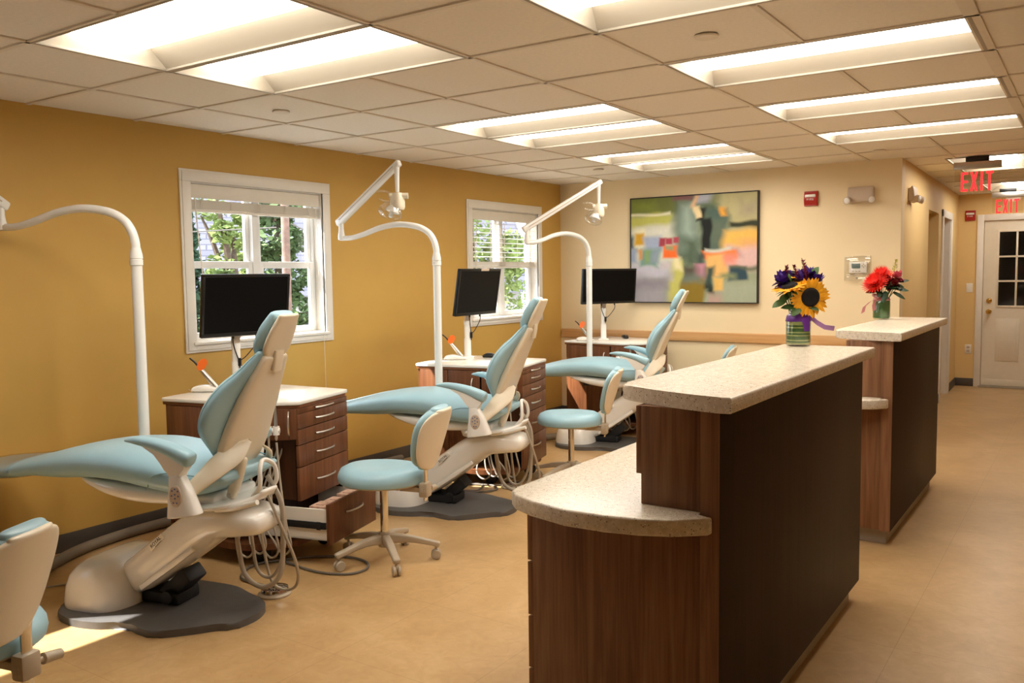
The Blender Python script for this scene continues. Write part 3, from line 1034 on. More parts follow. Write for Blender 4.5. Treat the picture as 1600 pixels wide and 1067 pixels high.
for j in range(ny):
    for i in range(nx):
        a = j * (nx + 1) + i
        bm.faces.new((vv[a], vv[a + nx + 1], vv[a + nx + 2], vv[a + 1]))
me = bpy.data.meshes.new('canvas')
bm.to_mesh(me)
bm.free()
ca = me.color_attributes.new('paint', 'FLOAT_COLOR', 'POINT')
for i, c in enumerate(paint_colors(nx, ny)):
    ca.data[i].color = c
me.materials.append(M['canvas'])
cv = bpy.data.objects.new('canvas', me)
COL.objects.link(cv)
cv.parent = t
bm = B()
fw = 0.010
box(bm, (0, -0.045, 0), (PW, -0.001, fw))
box(bm, (0, -0.045, PH - fw), (PW, -0.001, PH))
box(bm, (0, -0.045, fw), (fw, -0.001, PH - fw))
box(bm, (PW - fw, -0.045, fw), (PW, -0.001, PH - fw))
box(bm, (fw, -0.03, fw), (PW - fw, -0.001, PH - fw))
finish('frame', bm, 'mesh', t, smooth=False)

# ------------------------------------------------------------------ outdoors beyond the windows
bm = B()
box(bm, (-60, -30, -1.7), (-0.6, 60, -1.6))
struct(finish('ground', bm, 'asphalt', smooth=False))

def house(loc, rotz):
    t = thing('neighbor_house', 'house with a pale grey shingled roof seen through the first window', 'house', loc, rotz)
    bm = B()
    box(bm, (-7, -4, 0), (7, 4, 3.0))
    b = bmesh.new()
    for s in (-7, 7):
        vs = [b.verts.new(p) for p in ((s, -4, 3.0), (s, 4, 3.0), (s, 0, 6.6))]
        b.faces.new(vs)
    merge(bm, b)
    finish('wall', bm, 'siding', t, smooth=False)
    bm = B()
    uvl = bm.loops.layers.uv.new('UVMap')
    for s in (-1, 1):
        ps = [(-7.4, s * 4.5, 2.62), (7.4, s * 4.5, 2.62), (7.4, 0, 6.75), (-7.4, 0, 6.75)]
        f = bm.faces.new([bm.verts.new(p) for p in ps])
        for lp, uv in zip(f.loops, ((0, 0), (14.8, 0), (14.8, 6.1), (0, 6.1))):
            lp[uvl].uv = uv
    finish('roof', bm, 'shingle', t, smooth=False)
    for k in range(4):
        bm = B()
        box(bm, (-5.6 + k * 3.2, -4.05, 1.0), (-4.5 + k * 3.2, -3.98, 2.3))
        w = finish('window', bm, 'trim', t, smooth=False)
        bm = B()
        box(bm, (-5.5 + k * 3.2, -4.08, 1.1), (-4.6 + k * 3.2, -4.04, 2.2))
        finish('pane', bm, 'nightglass', w, smooth=False)
    return t
house((-16.0, 17.0, -1.6), R(51))

def leafy(bm, n, fn, size):
    b = bmesh.new()
    for _ in range(n):
        p, s = fn()
        a = Vector((random.uniform(-1, 1), random.uniform(-1, 1), random.uniform(-.6, .6))).normalized()
        c = a.cross(Vector((random.uniform(-1, 1), random.uniform(-1, 1), random.uniform(-1, 1)))).normalized()
        s *= size * random.uniform(.6, 1.4)
        b.faces.new([b.verts.new(p + a * s), b.verts.new(p + c * s * .5), b.verts.new(p - a * s), b.verts.new(p - c * s * .5)])
    merge(bm, b)

def conifer(loc, h, r, mat, label, seed, n=2600):
    random.seed(seed)
    t = thing('conifer_tree', label, 'tree', loc, 0, 'trees outside the windows')
    bm = B()
    tube(bm, [(0, 0, 0), (0.03, 0, h * .5), (0, 0, h * .97)], [r * .09, r * .06, 0.02], n=8)
    finish('trunk', bm, 'bark', t)
    bm = B()
    def fn():
        z = random.random() ** 1.3
        lay = 0.78 + 0.32 * math.sin(z * 60)
        rr = r * (1 - z) ** .8 * lay * random.uniform(.55, 1.0) + .05
        a = random.uniform(0, 2 * math.pi)
        return Vector((rr * math.cos(a), rr * math.sin(a), h * (.08 + .92 * z) - rr * .25)), 1.0
    leafy(bm, n, fn, 0.075)
    finish('foliage', bm, mat, t, smooth=False)
    return t

def bushy(loc, h, r, mat, label, seed, n=2400):
    random.seed(seed)
    t = thing('leafy_tree', label, 'tree', loc, 0, 'trees outside the windows')
    bm = B()
    tube(bm, [(0, 0, 0), (0.1, 0.05, h * .4), (0, 0.1, h * .8)], [.14, .1, .03], n=8)
    for k in range(5):
        a = k * 1.3
        tube(bm, [(0.05, 0.03, h * (.3 + .08 * k)), (r * .4 * math.cos(a), r * .4 * math.sin(a), h * (.5 + .08 * k)), (r * .75 * math.cos(a), r * .75 * math.sin(a), h * (.6 + .08 * k))], [.06, .04, .015], n=6)
    finish('trunk', bm, 'bark', t)
    bm = B()
    blobs = [(Vector((random.uniform(-.6, .6) * r, random.uniform(-.6, .6) * r, h * random.uniform(.4, .88))), r * random.uniform(.3, .5)) for _ in range(14)]
    def fn():
        c, q = random.choice(blobs)
        d = Vector((random.gauss(0, 1), random.gauss(0, 1), random.gauss(0, 1))).normalized()
        return c + d * q * random.uniform(.6, 1.05), 1.0
    leafy(bm, n, fn, 0.065)
    finish('foliage', bm, mat, t, smooth=False)
    return t
conifer((-6.55, 7.98, -1.6), 4.3, .62, 'needle3', 'dark conifer at the left edge of the view through the first window', 3, 5000)
bushy((-7.25, 9.3, -1.6), 4.9, .55, 'needle2', 'bright leafy tree in front of the roof outside the first window', 5, 2200)
conifer((-7.75, 10.75, -1.6), 6.6, 1.05, 'needle', 'tall conifer beside the utility pole outside the first window', 8, 9000)
conifer((-3.7, 6.45, -1.6), 3.15, .9, 'needle', 'low spreading evergreen below the first window', 21, 7000)
bushy((-5.2, 13.1, -1.6), 6.2, 1.15, 'needle2', 'leafy tree outside the far window, nearer its left pane', 31, 5200)
conifer((-4.2, 15.6, -1.6), 6.8, 1.2, 'needle3', 'dark conifer outside the far window, nearer its right pane', 34, 6000)
bushy((-9.5, 15.3, -1.6), 5.6, 1.2, 'needle', 'broad tree standing in the distance between the two windows', 37, 4600)

t = thing('street_utility_pole', 'wooden utility pole outside the right pane of the first window', 'utility pole', (-4.35, 7.95, -1.6))
bm = B()
tube(bm, [(0, 0, 0), (0.02, 0, 4.5), (0.04, 0, 9)], [.06, .055, .05], n=12)
finish('pole', bm, 'polewood', t)
bm = B()
box(bm, (-0.06, -1.1, 7.6), (0.1, 1.1, 7.75))
finish('crossarm', bm, 'polewood', t)
for k, (a, b, sag) in enumerate((((-4.45, 7.9, 2.15), (-22, -8, 2.9), .5), ((-4.33, 8.05, 2.2), (-2.2, 12.5, 0.2), .05))):
    bm = B()
    pts = [(a[0] + (b[0] - a[0]) * i / 10, a[1] + (b[1] - a[1]) * i / 10, a[2] + (b[2] - a[2]) * i / 10 - sag * 4 * (i / 10) * (1 - i / 10)) for i in range(11)]
    tube(bm, pts, 0.009, n=5, m=2)
    tag(finish('overhead_wire', bm, 'cable'), ['thin dark wire crossing in front of the roof outside the first window', 'pale guy wire slanting down from the utility pole'][k], 'wire')

t = thing('parked_car', 'grey parked car low in the view through the far window', 'car', (-2.9, 10.9, -1.6), R(60))
bm = B()
sweep(bm, [(-2.1, 0, .62, .72, .2), (-1.9, 0, .64, .82, .3), (-.6, 0, .66, .86, .34), (1.2, 0, .66, .86, .34), (1.95, 0, .62, .8, .28), (2.15, 0, .6, .7, .18)], ex=5, capr=.05)
finish('body', bm, 'carpaint', t)
bm = B()
sweep(bm, [(-1.7, 0, .98, .7, .05), (-1.0, 0, 1.2, .66, .25), (.3, 0, 1.24, .66, .27), (1.2, 0, 1.0, .7, .06)], ex=5)
finish('cabin', bm, 'nightglass', t)
for sx in (-1.3, 1.35):
    for sy in (-.82, .82):
        bm = B()
        lathe(bm, [(0, -.1), (.3, -.1), (.33, -.06), (.33, .06), (.3, .1), (0, .1)], 20, center=(sx, sy, .33), axis=(0, 1, 0))
        finish('wheel', bm, 'black', t)

# ------------------------------------------------------------------ reception counters
def arc_front(x0, x1, yl, yr, bulge, n=14):
    """Points of a bowed front edge from the left corner to the right corner."""
    out = []
    for i in range(n + 1):
        t_ = i / n
        out.append((x0 + (x1 - x0) * t_, yl + (yr - yl) * t_ - bulge * 4 * t_ * (1 - t_)))
    return out

def counter(y0, y1, body_r, zt, tag_a, tag_b, tag_c, low_l=3.145, up_l=3.55, slab_l=3.43, low_z=0.80, front_lab='front'):
    # cabinet
    t = thing('reception_counter', tag_a, 'counter', (0, y0, 0))
    L = y1 - y0
    kz = 0.085
    bm = B()
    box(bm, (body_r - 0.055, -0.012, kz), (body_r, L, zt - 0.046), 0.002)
    finish('side_panel', bm, 'walnutshaded', t)
    bm = B()
    box(bm, (body_r - 0.057, -0.0135, kz), (body_r - 0.001, -0.0122, zt - 0.046))
    finish('edge_strip', bm, 'walnut', t, smooth=False)
    bm = B()
    box(bm, (up_l, 0.0, low_z + 0.0012), (body_r - 0.055, L - 0.01, zt - 0.046), 0.001)
    finish('upper_box', bm, 'walnut', t)
    bm = B()
    box(bm, (low_l + 0.022, 0.0, kz), (body_r - 0.055, L - 0.01, low_z - 0.0512), 0.001)
    finish('end_panel', bm, 'walnut', t)
    bm = B()
    box(bm, (low_l + 0.06, 0.05, 0.0), (body_r - 0.03, L - 0.06, kz))
    finish('toe_kick', bm, 'kick', t)
    bm = B()
    box(bm, (up_l - 0.026, 0.02, low_z + 0.085), (up_l - 0.006, L - 0.03, zt - 0.05), 0.002)
    finish('cabinet_door', bm, 'walnut', t)
    zz = [kz + 0.004, 0.20, 0.376, 0.557, low_z - 0.056]
    for k in range(4):
        bm = B()
        box(bm, (low_l, 0.004, zz[k] + 0.003), (low_l + 0.02, 0.50, zz[k + 1] - 0.003), 0.002)
        d = finish('drawer', bm, 'walnut', t)
        bm = B()
        handle(bm, (low_l, 0.17, (zz[k] + zz[k + 1]) / 2), (low_l, 0.33, (zz[k] + zz[k + 1]) / 2), (-1, 0, 0))
        finish('handle', bm, 'nickel', d)
    # raised worktop
    sl, sr = slab_l, body_r + 0.042
    poly = [(sl, 0.16), (sl + 0.006, 0.115)] + arc_front(sl + 0.02, sr, 0.085, -0.04, 0.022, 12) + [(sr, L + 0.04), (sl, L + 0.04)]
    bm = B()
    prism(bm, poly, zt - 0.045, zt, 0.008, 3)
    tag(finish('raised_worktop', bm, 'quartz', loc=(0, y0, 0)), tag_b, 'worktop')
    # lower desk top, up to the raised part
    poly = [(low_l - 0.02, -0.02), (low_l - 0.014, -0.06)] + [(low_l + 0.02, -0.095), (low_l + 0.10, -0.135), (low_l + 0.24, -0.172), (low_l + 0.37, -0.168), (low_l + 0.47, -0.145), (low_l + 0.55, -0.11), (body_r - 0.02, -0.045), (body_r - 0.017, -0.028), (body_r - 0.066, -0.028), (body_r - 0.066, L - 0.012), (low_l - 0.02, L - 0.012)]
    bm = B()
    prism(bm, poly, low_z - 0.05, low_z, 0.007, 3)
    tag(finish('desk_worktop', bm, 'quartz', loc=(0, y0, 0)), tag_c, 'worktop')
counter(2.29, 4.03, 3.795, 1.138, 'nearest dark walnut reception counter with a lower desk on its left side',
        'long raised speckled stone worktop with the sunflower jar on it', 'low bow-fronted speckled stone desk top on the nearest counter')
counter(4.88, 6.46, 3.77, 1.15, 'second walnut reception counter standing behind the nearest one',
        'raised speckled stone worktop with the red flower jar on it', 'low speckled stone desk top on the second counter, only its corner showing', slab_l=3.44)
# ------------------------------------------------------------------ dental chairs
CH = [(1.290, 2.338), (1.292, 4.354), (1.264, 6.658)]
TH = R(15)
def back_s(z):
    return 0.31 + 0.47 * (z - 0.72)
def nrm(v):
    return Vector(v).normalized()

def make_chair(label):
    t = thing('dental_chair', label, 'dental chair', (CH[0][0], CH[0][1], 0), TH, 'dental treatment chairs')
    # base plate
    out = catmull([(-.50, -.25), (-.36, -.325), (-.217, -.325), (-.10, -.285), (.0, -.315), (.09, -.325), (.20, -.26), (.285, -.19), (.355, -.15), (.385, -.04), (.36, .06), (.30, .115), (.20, .165), (.06, .225), (-.23, .24), (-.44, .24), (-.535, .13), (-.555, -.05)], 5, True)
    bm = B()
    prism(bm, out, 0.0, 0.032, 0.010, 3)
    finish('base_plate', bm, 'greybase', t)
    # base cover: squat dome
    bm = B()
    rings = []
    for z, s0, s1, w in ((0.031, -.545, -.195, .25), (0.06, -.545, -.20, .25), (0.12, -.535, -.225, .243), (0.17, -.515, -.255, .228), (0.205, -.485, -.285, .20), (0.226, -.45, -.315, .165), (0.234, -.415, -.345, .11)):
        c, h = (s0 + s1) / 2, (s1 - s0) / 2
        rings.append([(c + h * sgp(math.cos(2 * math.pi * k / 40), 2 / 3.2), w * sgp(math.sin(2 * math.pi * k / 40), 2 / 3.2), z) for k in range(40)])
    rings_to_bm(bm, rings)
    finish('base_cover', bm, 'white', t)
    # dark mechanism under the arm
    bm = B()
    box(bm, (-.20, -.075, .033), (.0, .075, .085), .01)
    box(bm, (-.12, -.06, .08), (.06, .06, .15), .01, rot=Matrix.Rotation(R(-40), 3, 'Y'))
    tube(bm, [(-.05, -.09, .07), (-.05, .09, .07)], .03, smooth=False)
    finish('lift_mechanism', bm, 'dark', t)
    # sloping lift arm with its swollen head
    bm = B()
    sweep(bm, [(-.36, 0, .075, .10, .075), (-.20, 0, .165, .108, .088), (-.03, 0, .285, .112, .092), (.10, 0, .375, .118, .088), (.21, 0, .425, .132, .072), (.32, 0, .438, .135, .066), (.40, 0, .437, .118, .056)], ex=3.2, capr=.05)
    arm = finish('lift_arm', bm, 'white', t)
    bm = B()
    for s in (-1, 1):
        sweep(bm, [(-.16, s * .113, .115, .008, .012), (.0, s * .117, .225, .009, .014), (.13, s * .120, .315, .008, .012)], n=12, ex=4, capr=.006)
    finish('side_rib', bm, 'white', arm)
    # maker's sticker
    bm = B()
    rot = Matrix.Rotation(R(-43), 3, 'Y')
    c = Vector((-.068, -.1155, .327))
    box(bm, c + Vector((-.05, 0, -.013)), c + Vector((.05, .003, .013)), .001, rot=rot)
    stick = finish('sticker', bm, 'whitegloss', arm)
    cu = bpy.data.curves.new('lettering', 'FONT')
    cu.body = 'ROYAL'
    cu.size = .023
    cu.extrude = .0004
    cu.align_x = 'CENTER'
    cu.align_y = 'CENTER'
    tmp = bpy.data.objects.new('tmp_text', cu)
    COL.objects.link(tmp)
    dg = bpy.context.evaluated_depsgraph_get()
    me = bpy.data.meshes.new_from_object(tmp.evaluated_get(dg))
    bpy.data.objects.remove(tmp)
    bm = bmesh.new()
    bm.from_mesh(me)
    bpy.data.meshes.remove(me)
    for v in bm.verts:
        p = Vector((v.co.x * 1.0, -v.co.z, v.co.y))
        v.co = rot @ p + c + Vector((0, -.0008, 0)) + rot @ Vector((0, 0, .002))
    box(bm, c + Vector((-.018, -.0012, -.0125)), c + Vector((.030, -.0002, -.0105)), rot=rot, piv=c)
    finish('lettering', bm, 'ink', t, smooth=False)
    # pan under the seat
    bm = B()
    sweep(bm, [(-.42, 0, .612, .17, .012), (-.34, 0, .595, .20, .026), (-.21, 0, .572, .215, .040), (-.06, 0, .556, .205, .044), (.12, 0, .552, .18, .036), (.26, 0, .55, .15, .026)], ex=3.4, capr=.015)
    finish('seat_pan', bm, 'white', t)
    bm = B()
    box(bm, (-.33, .02, .505), (-.22, .15, .535), .006)
    finish('junction_box', bm, 'dark', t)
    # column between the arm and the pan, platform behind the seat
    bm = B()
    sweep(bm, [(.13, 0, .47, .10, .10), (.13, 0, .50, .11, .11), (.13, 0, .535, .13, .13)], ex=2.2, uvec=(0, 1, 0))
    finish('swivel_column', bm, 'white', t)
    bm = B()
    sweep(bm, [(.12, 0, .515, .20, .014), (.28, 0, .522, .19, .016), (.38, 0, .535, .13, .016), (.42, 0, .550, .085, .014), (.44, 0, .57, .06, .010)], ex=3.5, capr=.01)
    plat = finish('rear_platform', bm, 'white', t)
    bm = B()
    tube(bm, [(.40, -.055, .55), (.44, -.06, .60), (.437, -.05, .67), (.42, 0, .70), (.437, .05, .67), (.44, .06, .60), (.40, .055, .55)], .010, n=10)
    finish('rear_loop', bm, 'white', plat)
    bm = B()
    tube(bm, [(.26, -.12, .50), (.38, -.15, .525), (.50, -.165, .562)], [.012, .013, .011], n=10)
    finish('release_lever', bm, 'white', t)
    # seat cushion
    bm = B()
    sweep(bm, [(-1.15, 0, .588, .185, .022), (-1.05, 0, .592, .205, .030), (-.90, 0, .602, .212, .036), (-.80, 0, .616, .214, .040), (-.70, 0, .634, .218, .046), (-.53, 0, .655, .235, .066), (-.35, 0, .676, .25, .074), (-.16, 0, .678, .262, .080), (.0, 0, .658, .262, .082), (.12, 0, .642, .258, .080), (.22, 0, .634, .245, .070), (.30, 0, .642, .225, .044), (.34, 0, .65, .20, .026)], n=40, ex=2.7, capr=.02)
    seat = finish('seat_cushion', bm, 'blue', t)
    bm = B()
    sc = [(-1.158, 0, .588, .191, .027), (-1.05, 0, .592, .210, .035), (-.90, 0, .602, .217, .041), (-.80, 0, .616, .219, .045)]
    sweep(bm, sc, n=40, ex=2.7, capr=.02)
    finish('toe_cover', bm, 'toeclear', t)
    for s in (-1, 1):        # piping along the rear seat seam
        bm = B()
        tube(bm, [(.02, s * .25, .60), (.05, s * .258, .655), (.12, s * .255, .678), (.24, s * .24, .672), (.33, s * .215, .660)], .003, n=6)
        finish('piping', bm, 'bluedark', seat)
    # backrest: shell and cushion
    T = nrm((.425, 0, .905))
    Nf = Vector((-.905, 0, .425))
    def bp(z, off):
        p = Vector((back_s(z), 0, z)) + Nf * off
        return (p.x, p.y, p.z)
    bm = B()
    sh = [(.672, .0, .105, .018), (.70, .006, .140, .024), (.75, .012, .156, .029), (.81, .015, .155, .030), (.90, .020, .142, .030), (1.0, .020, .122, .027), (1.08, .018, .102, .024), (1.135, .016, .086, .020)]
    sweep(bm, [bp(z, o) + (w, h) for z, o, w, h in sh], n=36, ex=3.6, capr=.018)
    finish('backrest_shell', bm, 'shell', t)
    bm = B()
    cu_ = [(.72, .022, .15, .018), (.76, .045, .185, .030), (.82, .072, .240, .044), (.88, .082, .252, .050), (.94, .082, .240, .048), (1.0, .074, .208, .042), (1.06, .056, .160, .033), (1.11, .045, .128, .027), (1.145, .037, .104, .021)]
    sweep(bm, [bp(z, o) + (w, h) for z, o, w, h in cu_], n=40, ex=2.6, capr=.018)
    cush = finish('backrest_cushion', bm, 'blue', t)
    for s in (-1, 1):
        bm = B()
        tube(bm, [Vector(bp(z, o + h * .2)) + Vector((0, s * (w * .985), 0)) for z, o, w, h in cu_[1:]] , .0035, n=6)
        finish('piping', bm, 'bluedark', cush)
    # yoke from the shell to the armrest pods
    for s in (-1, 1):
        bm = B()
        sweep(bm, [(.392, s * .06, .79, .004, .014), (.366, s * .115, .752, .009, .046), (.336, s * .180, .712, .011, .048), (.298, s * .240, .662, .011, .037), (.262, s * .272, .622, .011, .030)] if s < 0 else
              [(.36, s * .10, .735, .006, .012), (.345, s * .15, .705, .010, .018), (.30, s * .21, .66, .011, .018), (.25, s * .255, .635, .011, .018)], n=20, ex=2.4, capr=.008)
        finish('yoke_arm', bm, 'shell', t)
    bm = B()
    sweep(bm, [(.355, -.07, .715, .022, .030), (.34, -.075, .65, .020, .030), (.325, -.08, .59, .018, .024), (.31, -.08, .555, .017, .020)], n=18, ex=3, capr=.012)
    hin = finish('backrest_hinge', bm, 'shell', t)
    bm = B()
    lathe(bm, [(0, 0), (.011, 0), (.011, .004), (0, .005)], 16, center=(.312, -.0975, .560), axis=(0, -1, 0))
    finish('pivot_bolt', bm, 'nickel', hin)
    # headrest
    bm = B()
    hs = [(.462, 1.155, .070, .022), (.474, 1.195, .094, .030), (.505, 1.26, .096, .032), (.540, 1.318, .078, .026)]
    sweep(bm, [(s - .008, 0, z, w, h) for s, z, w, h in hs], n=36, ex=2.6, capr=.022)
    hr = finish('headrest', bm, 'blue', t)
    bm = B()
    hs2 = [(.494, 1.150, .068, .011), (.505, 1.185, .090, .014), (.535, 1.25, .088, .014), (.570, 1.318, .070, .011)]
    sweep(bm, [(s, 0, z, w, h) for s, z, w, h in hs2], n=36, ex=3.6, capr=.010)
    finish('headrest_shell', bm, 'shell', hr)
    bm = B()
    sweep(bm, [(.516, 0, 1.175, .030, .009), (.510, 0, 1.135, .031, .010), (.500, 0, 1.090, .030, .010)], n=16, ex=5)
    finish('headrest_post', bm, 'shell', hr)
    # armrests and their pods
    for s in (-1, 1):
        y = -.305 if s < 0 else .285
        k_ = 1.0 if s < 0 else .82
        bm = B()
        sweep(bm, [(k_ * a_, y, z_, w_, h_) for a_, z_, w_, h_ in ((-.005, .822, .026, .008), (.04, .822, .031, .016), (.12, .812, .034, .021), (.20, .792, .036, .026), (.255, .770, .037, .031), (.285, .757, .035, .032))], n=24, ex=2.6, capr=.016)
        ar = finish('armrest', bm, 'blue', t)
        bm = B()
        if s < 0:
            prism_y(bm, [(.196, .686), (.256, .686), (.270, .728), (.284, .752), (.250, .772), (.190, .793), (.120, .808), (.05, .815), (.085, .797), (.130, .772), (.168, .742), (.186, .715)], y - .024, y + .024, .008)
        else:
            prism_y(bm, [(.165, .61), (.205, .61), (.215, .70), (.225, .760), (.205, .780), (.150, .795), (.09, .808), (.04, .812), (.075, .795), (.110, .772), (.140, .742), (.156, .70)], y - .018, y + .018, .006)
        finish('armrest_bracket', bm, 'white', ar)
        if s > 0:
            continue
        bm = B()
        sweep(bm, [(.255, y, .528, .042, .076), (.250, y, .56, .040, .068), (.240, y, .62, .035, .052), (.228, y, .67, .030, .036), (.225, y, .688, .027, .032)], n=28, ex=3, capr=.004, uvec=(0, 1, 0))
        pod = finish('control_pod', bm, 'white', t)
        yo = y + s * .037
        bm = B()
        rings = []
        for k_, yy in ((1.0, -.004), (1.0, .002), (.94, .004)):
            rings.append([(.243 + .030 * k_ * math.cos(a) , yo + s * yy + s * .02 * (.612 - z_) * 1.0, z_) for a, z_ in ((2 * math.pi * q / 28, .612 + .044 * k_ * math.sin(2 * math.pi * q / 28)) for q in range(28))])
        rings_to_bm(bm, rings)
        pad = finish('control_pad', bm, 'greyplastic', pod)
        bm = B()
        for dx, dz in ((-.014, .022), (.0, .03), (.014, .022), (-.016, .002), (.016, .002), (.0, .008), (.0, -.008), (-.008, -.026), (.008, -.026)):
            lathe(bm, [(0, 0), (.0042, 0), (.0036, .0018), (0, .002)], 10, center=(.243 + dx, yo + s * (.0035 - .02 * dz), .612 + dz), axis=(0, s, 0))
        b2 = finish('buttons', bm, 'blueink', pod)
    return t
chair = make_chair('nearest light blue dental chair beside the wide monitor and open drawer')
dup(chair, (CH[1][0], CH[1][1], 0), TH, 'middle light blue dental chair beside the tilted square-looking monitor')
dup(chair, (CH[2][0], CH[2][1], 0), TH, 'farthest light blue dental chair in front of the painting')

# ------------------------------------------------------------------ operatory lights
def make_lamp(s_loc, i, ang, tip, label):
    es, ew = Vector((math.cos(TH), math.sin(TH), 0)), Vector((-math.sin(TH), math.cos(TH), 0))
    P = Vector((CH[i][0], CH[i][1], 0)) + es * s_loc + ew * .305
    t = thing('operatory_light', label, 'dental light', P, 0, 'operatory lights on curved poles')
    bm = B()
    tube(bm, [(0, 0, .50), (0, 0, 1.56)], .0265, n=20, smooth=False)
    finish('pole', bm, 'white', t)
    bm = B()   # bracket under the seat
    d = -ew
    tube(bm, [(0, 0, .545), tuple(d * .082 + Vector((0, 0, .545)))], .02, n=12, smooth=False)
    finish('bracket', bm, 'white', t)
    bm = B()
    lathe(bm, [(.026, 1.545), (.031, 1.55), (.031, 1.575), (.0285, 1.577), (.0285, 1.580), (.031, 1.582), (.030, 1.60), (.022, 1.635)], 24)
    finish('collar', bm, 'white', t)
    a = Vector((math.cos(R(ang)), math.sin(R(ang)), 0))
    prof = [(0, 1.61), (.002, 1.66), (.02, 1.72), (.06, 1.772), (.14, 1.812), (.28, 1.832), (.42, 1.815), (.55, 1.775), (.65, 1.752), (.745, 1.75)]
    bm = B()
    tube(bm, [tuple(a * r + Vector((0, 0, z))) for r, z in prof], [.0215, .0215, .0215, .021, .021, .0205, .0195, .019, .018, .018], n=16)
    finish('curved_arm', bm, 'white', t)
    J = a * .735
    bm = B()
    lathe(bm, [(0, 1.735), (.024, 1.737), (.026, 1.765), (.021, 1.79), (.018, 1.815), (.018, 1.86), (0, 1.862)], 20, center=(J.x, J.y, 0))
    finish('elbow', bm, 'white', t)
    j = Vector((J.x, J.y, 1.872))
    tp = Vector(tip)
    dr_ = (tp - j).normalized()
    side = dr_.cross(Vector((0, 0, 1))).normalized()
    q0, q1 = j - dr_ * .03, tp
    bm = B()
    sweep(bm, [tuple(q0) + (.024, .026), tuple(q1) + (.020, .022)], n=20, ex=4, capr=.012, uvec=tuple(side), smooth=False)
    sa = finish('spring_arm', bm, 'white', t)
    bm = B()
    upn = side.cross(dr_).normalized()
    for s in (-1, 1):
        tube(bm, [tuple(q0 + dr_ * .04 + side * s * .0235), tuple(q1 - dr_ * .04 + side * s * .0205)], .0035, n=6, smooth=False)
    finish('seam', bm, 'greyplastic', sa)
    # hanging head
    hx = tp - dr_ * .02
    bm = B()
    tube(bm, [tuple(hx + Vector((0, 0, -.015))), tuple(hx + Vector((0, 0, -.06))), tuple(hx + Vector((0, 0, -.175)))], [.018, .016, .013], n=14)
    hd = finish('drop_post', bm, 'white', t)
    hc = hx + Vector((0, 0, -.20))
    bm = B()
    v_ = Vector((.83, .56, 0))
    tube(bm, [tuple(hc - v_ * .05), tuple(hc + v_ * .07)], .020, n=16, smooth=False)
    sweep(bm, [(hc.x, hc.y, hc.z + .02, .03, .03), (hc.x, hc.y, hc.z - .02, .042, .04), (hc.x, hc.y, hc.z - .07, .044, .042), (hc.x, hc.y, hc.z - .09, .036, .034)], n=20, ex=3, uvec=(1, 0, 0))
    body = finish('lamp_head', bm, 'shell', t)
    bm = B()
    for k in range(4):
        for m_ in range(4):
            pp = hc + Vector((.0, .0, -.035 - .008 * k)) + v_ * (-.018 + .008 * m_) + Vector((.56, -.83, 0)) * .0415
            lathe(bm, [(0, 0), (.003, 0), (.003, .002), (0, .002)], 8, center=pp, axis=(.56, -.83, 0))
    lathe(bm, [(0, 0), (.017, 0), (.017, .006), (0, .008)], 18, center=hc - v_ * .05, axis=-v_)
    finish('vent', bm, 'greyplastic', body)
    bm = B()   # clear shield, an open bowl turned down and outward
    ax = Vector((-.25, -.35, -1)).normalized()
    lathe(bm, [(.030, .0), (.058, .02), (.074, .045), (.080, .068), (.074, .092), (.052, .110), (.0, .118)], 28, center=hc + Vector((-.02, -.014, -.045)), axis=ax)
    finish('clear_shield', bm, 'clearplastic', t)
    bm = B()
    lathe(bm, [(0, .02), (.03, .02), (.045, .05), (.047, .06), (.03, .055), (.0, .045)], 24, center=hc + Vector((-.012, -.008, -.05)), axis=ax)
    lathe(bm, [(0, .05), (.014, .05), (.014, .095), (.0, .10)], 14, center=hc + Vector((-.012, -.008, -.05)), axis=ax)
    finish('reflector', bm, 'strobe', t)
    bm = B()
    hdir = Vector((-.83, -.56, 0))
    tube(bm, [tuple(hc + hdir * .03 + Vector((0, 0, .0))), tuple(hc + hdir * .075 + Vector((0, 0, .03))), tuple(hc + hdir * .135 + Vector((0, 0, .032)))], .009, n=10)
    tube(bm, [tuple(hc + hdir * .03 + Vector((0, 0, -.03))), tuple(hc + hdir * .085 + Vector((0, 0, -.03))), tuple(hc + hdir * .12 + Vector((0, 0, -.015)))], .007, n=10)
    finish('handle', bm, 'clearplastic', t)
    return t
make_lamp(-.486, 0, 204, (-.55, -.85, 2.22), 'operatory light of the nearest chair, its curved pole crossing the yellow wall at left')
make_lamp(-.272, 1, 193, (-.103, -.246, 2.212), 'operatory light of the middle chair, its head hanging right of the first window')
make_lamp(-.34, 2, 254, (.212, -.172, 2.268), 'operatory light of the farthest chair, its arm crossing the far window')
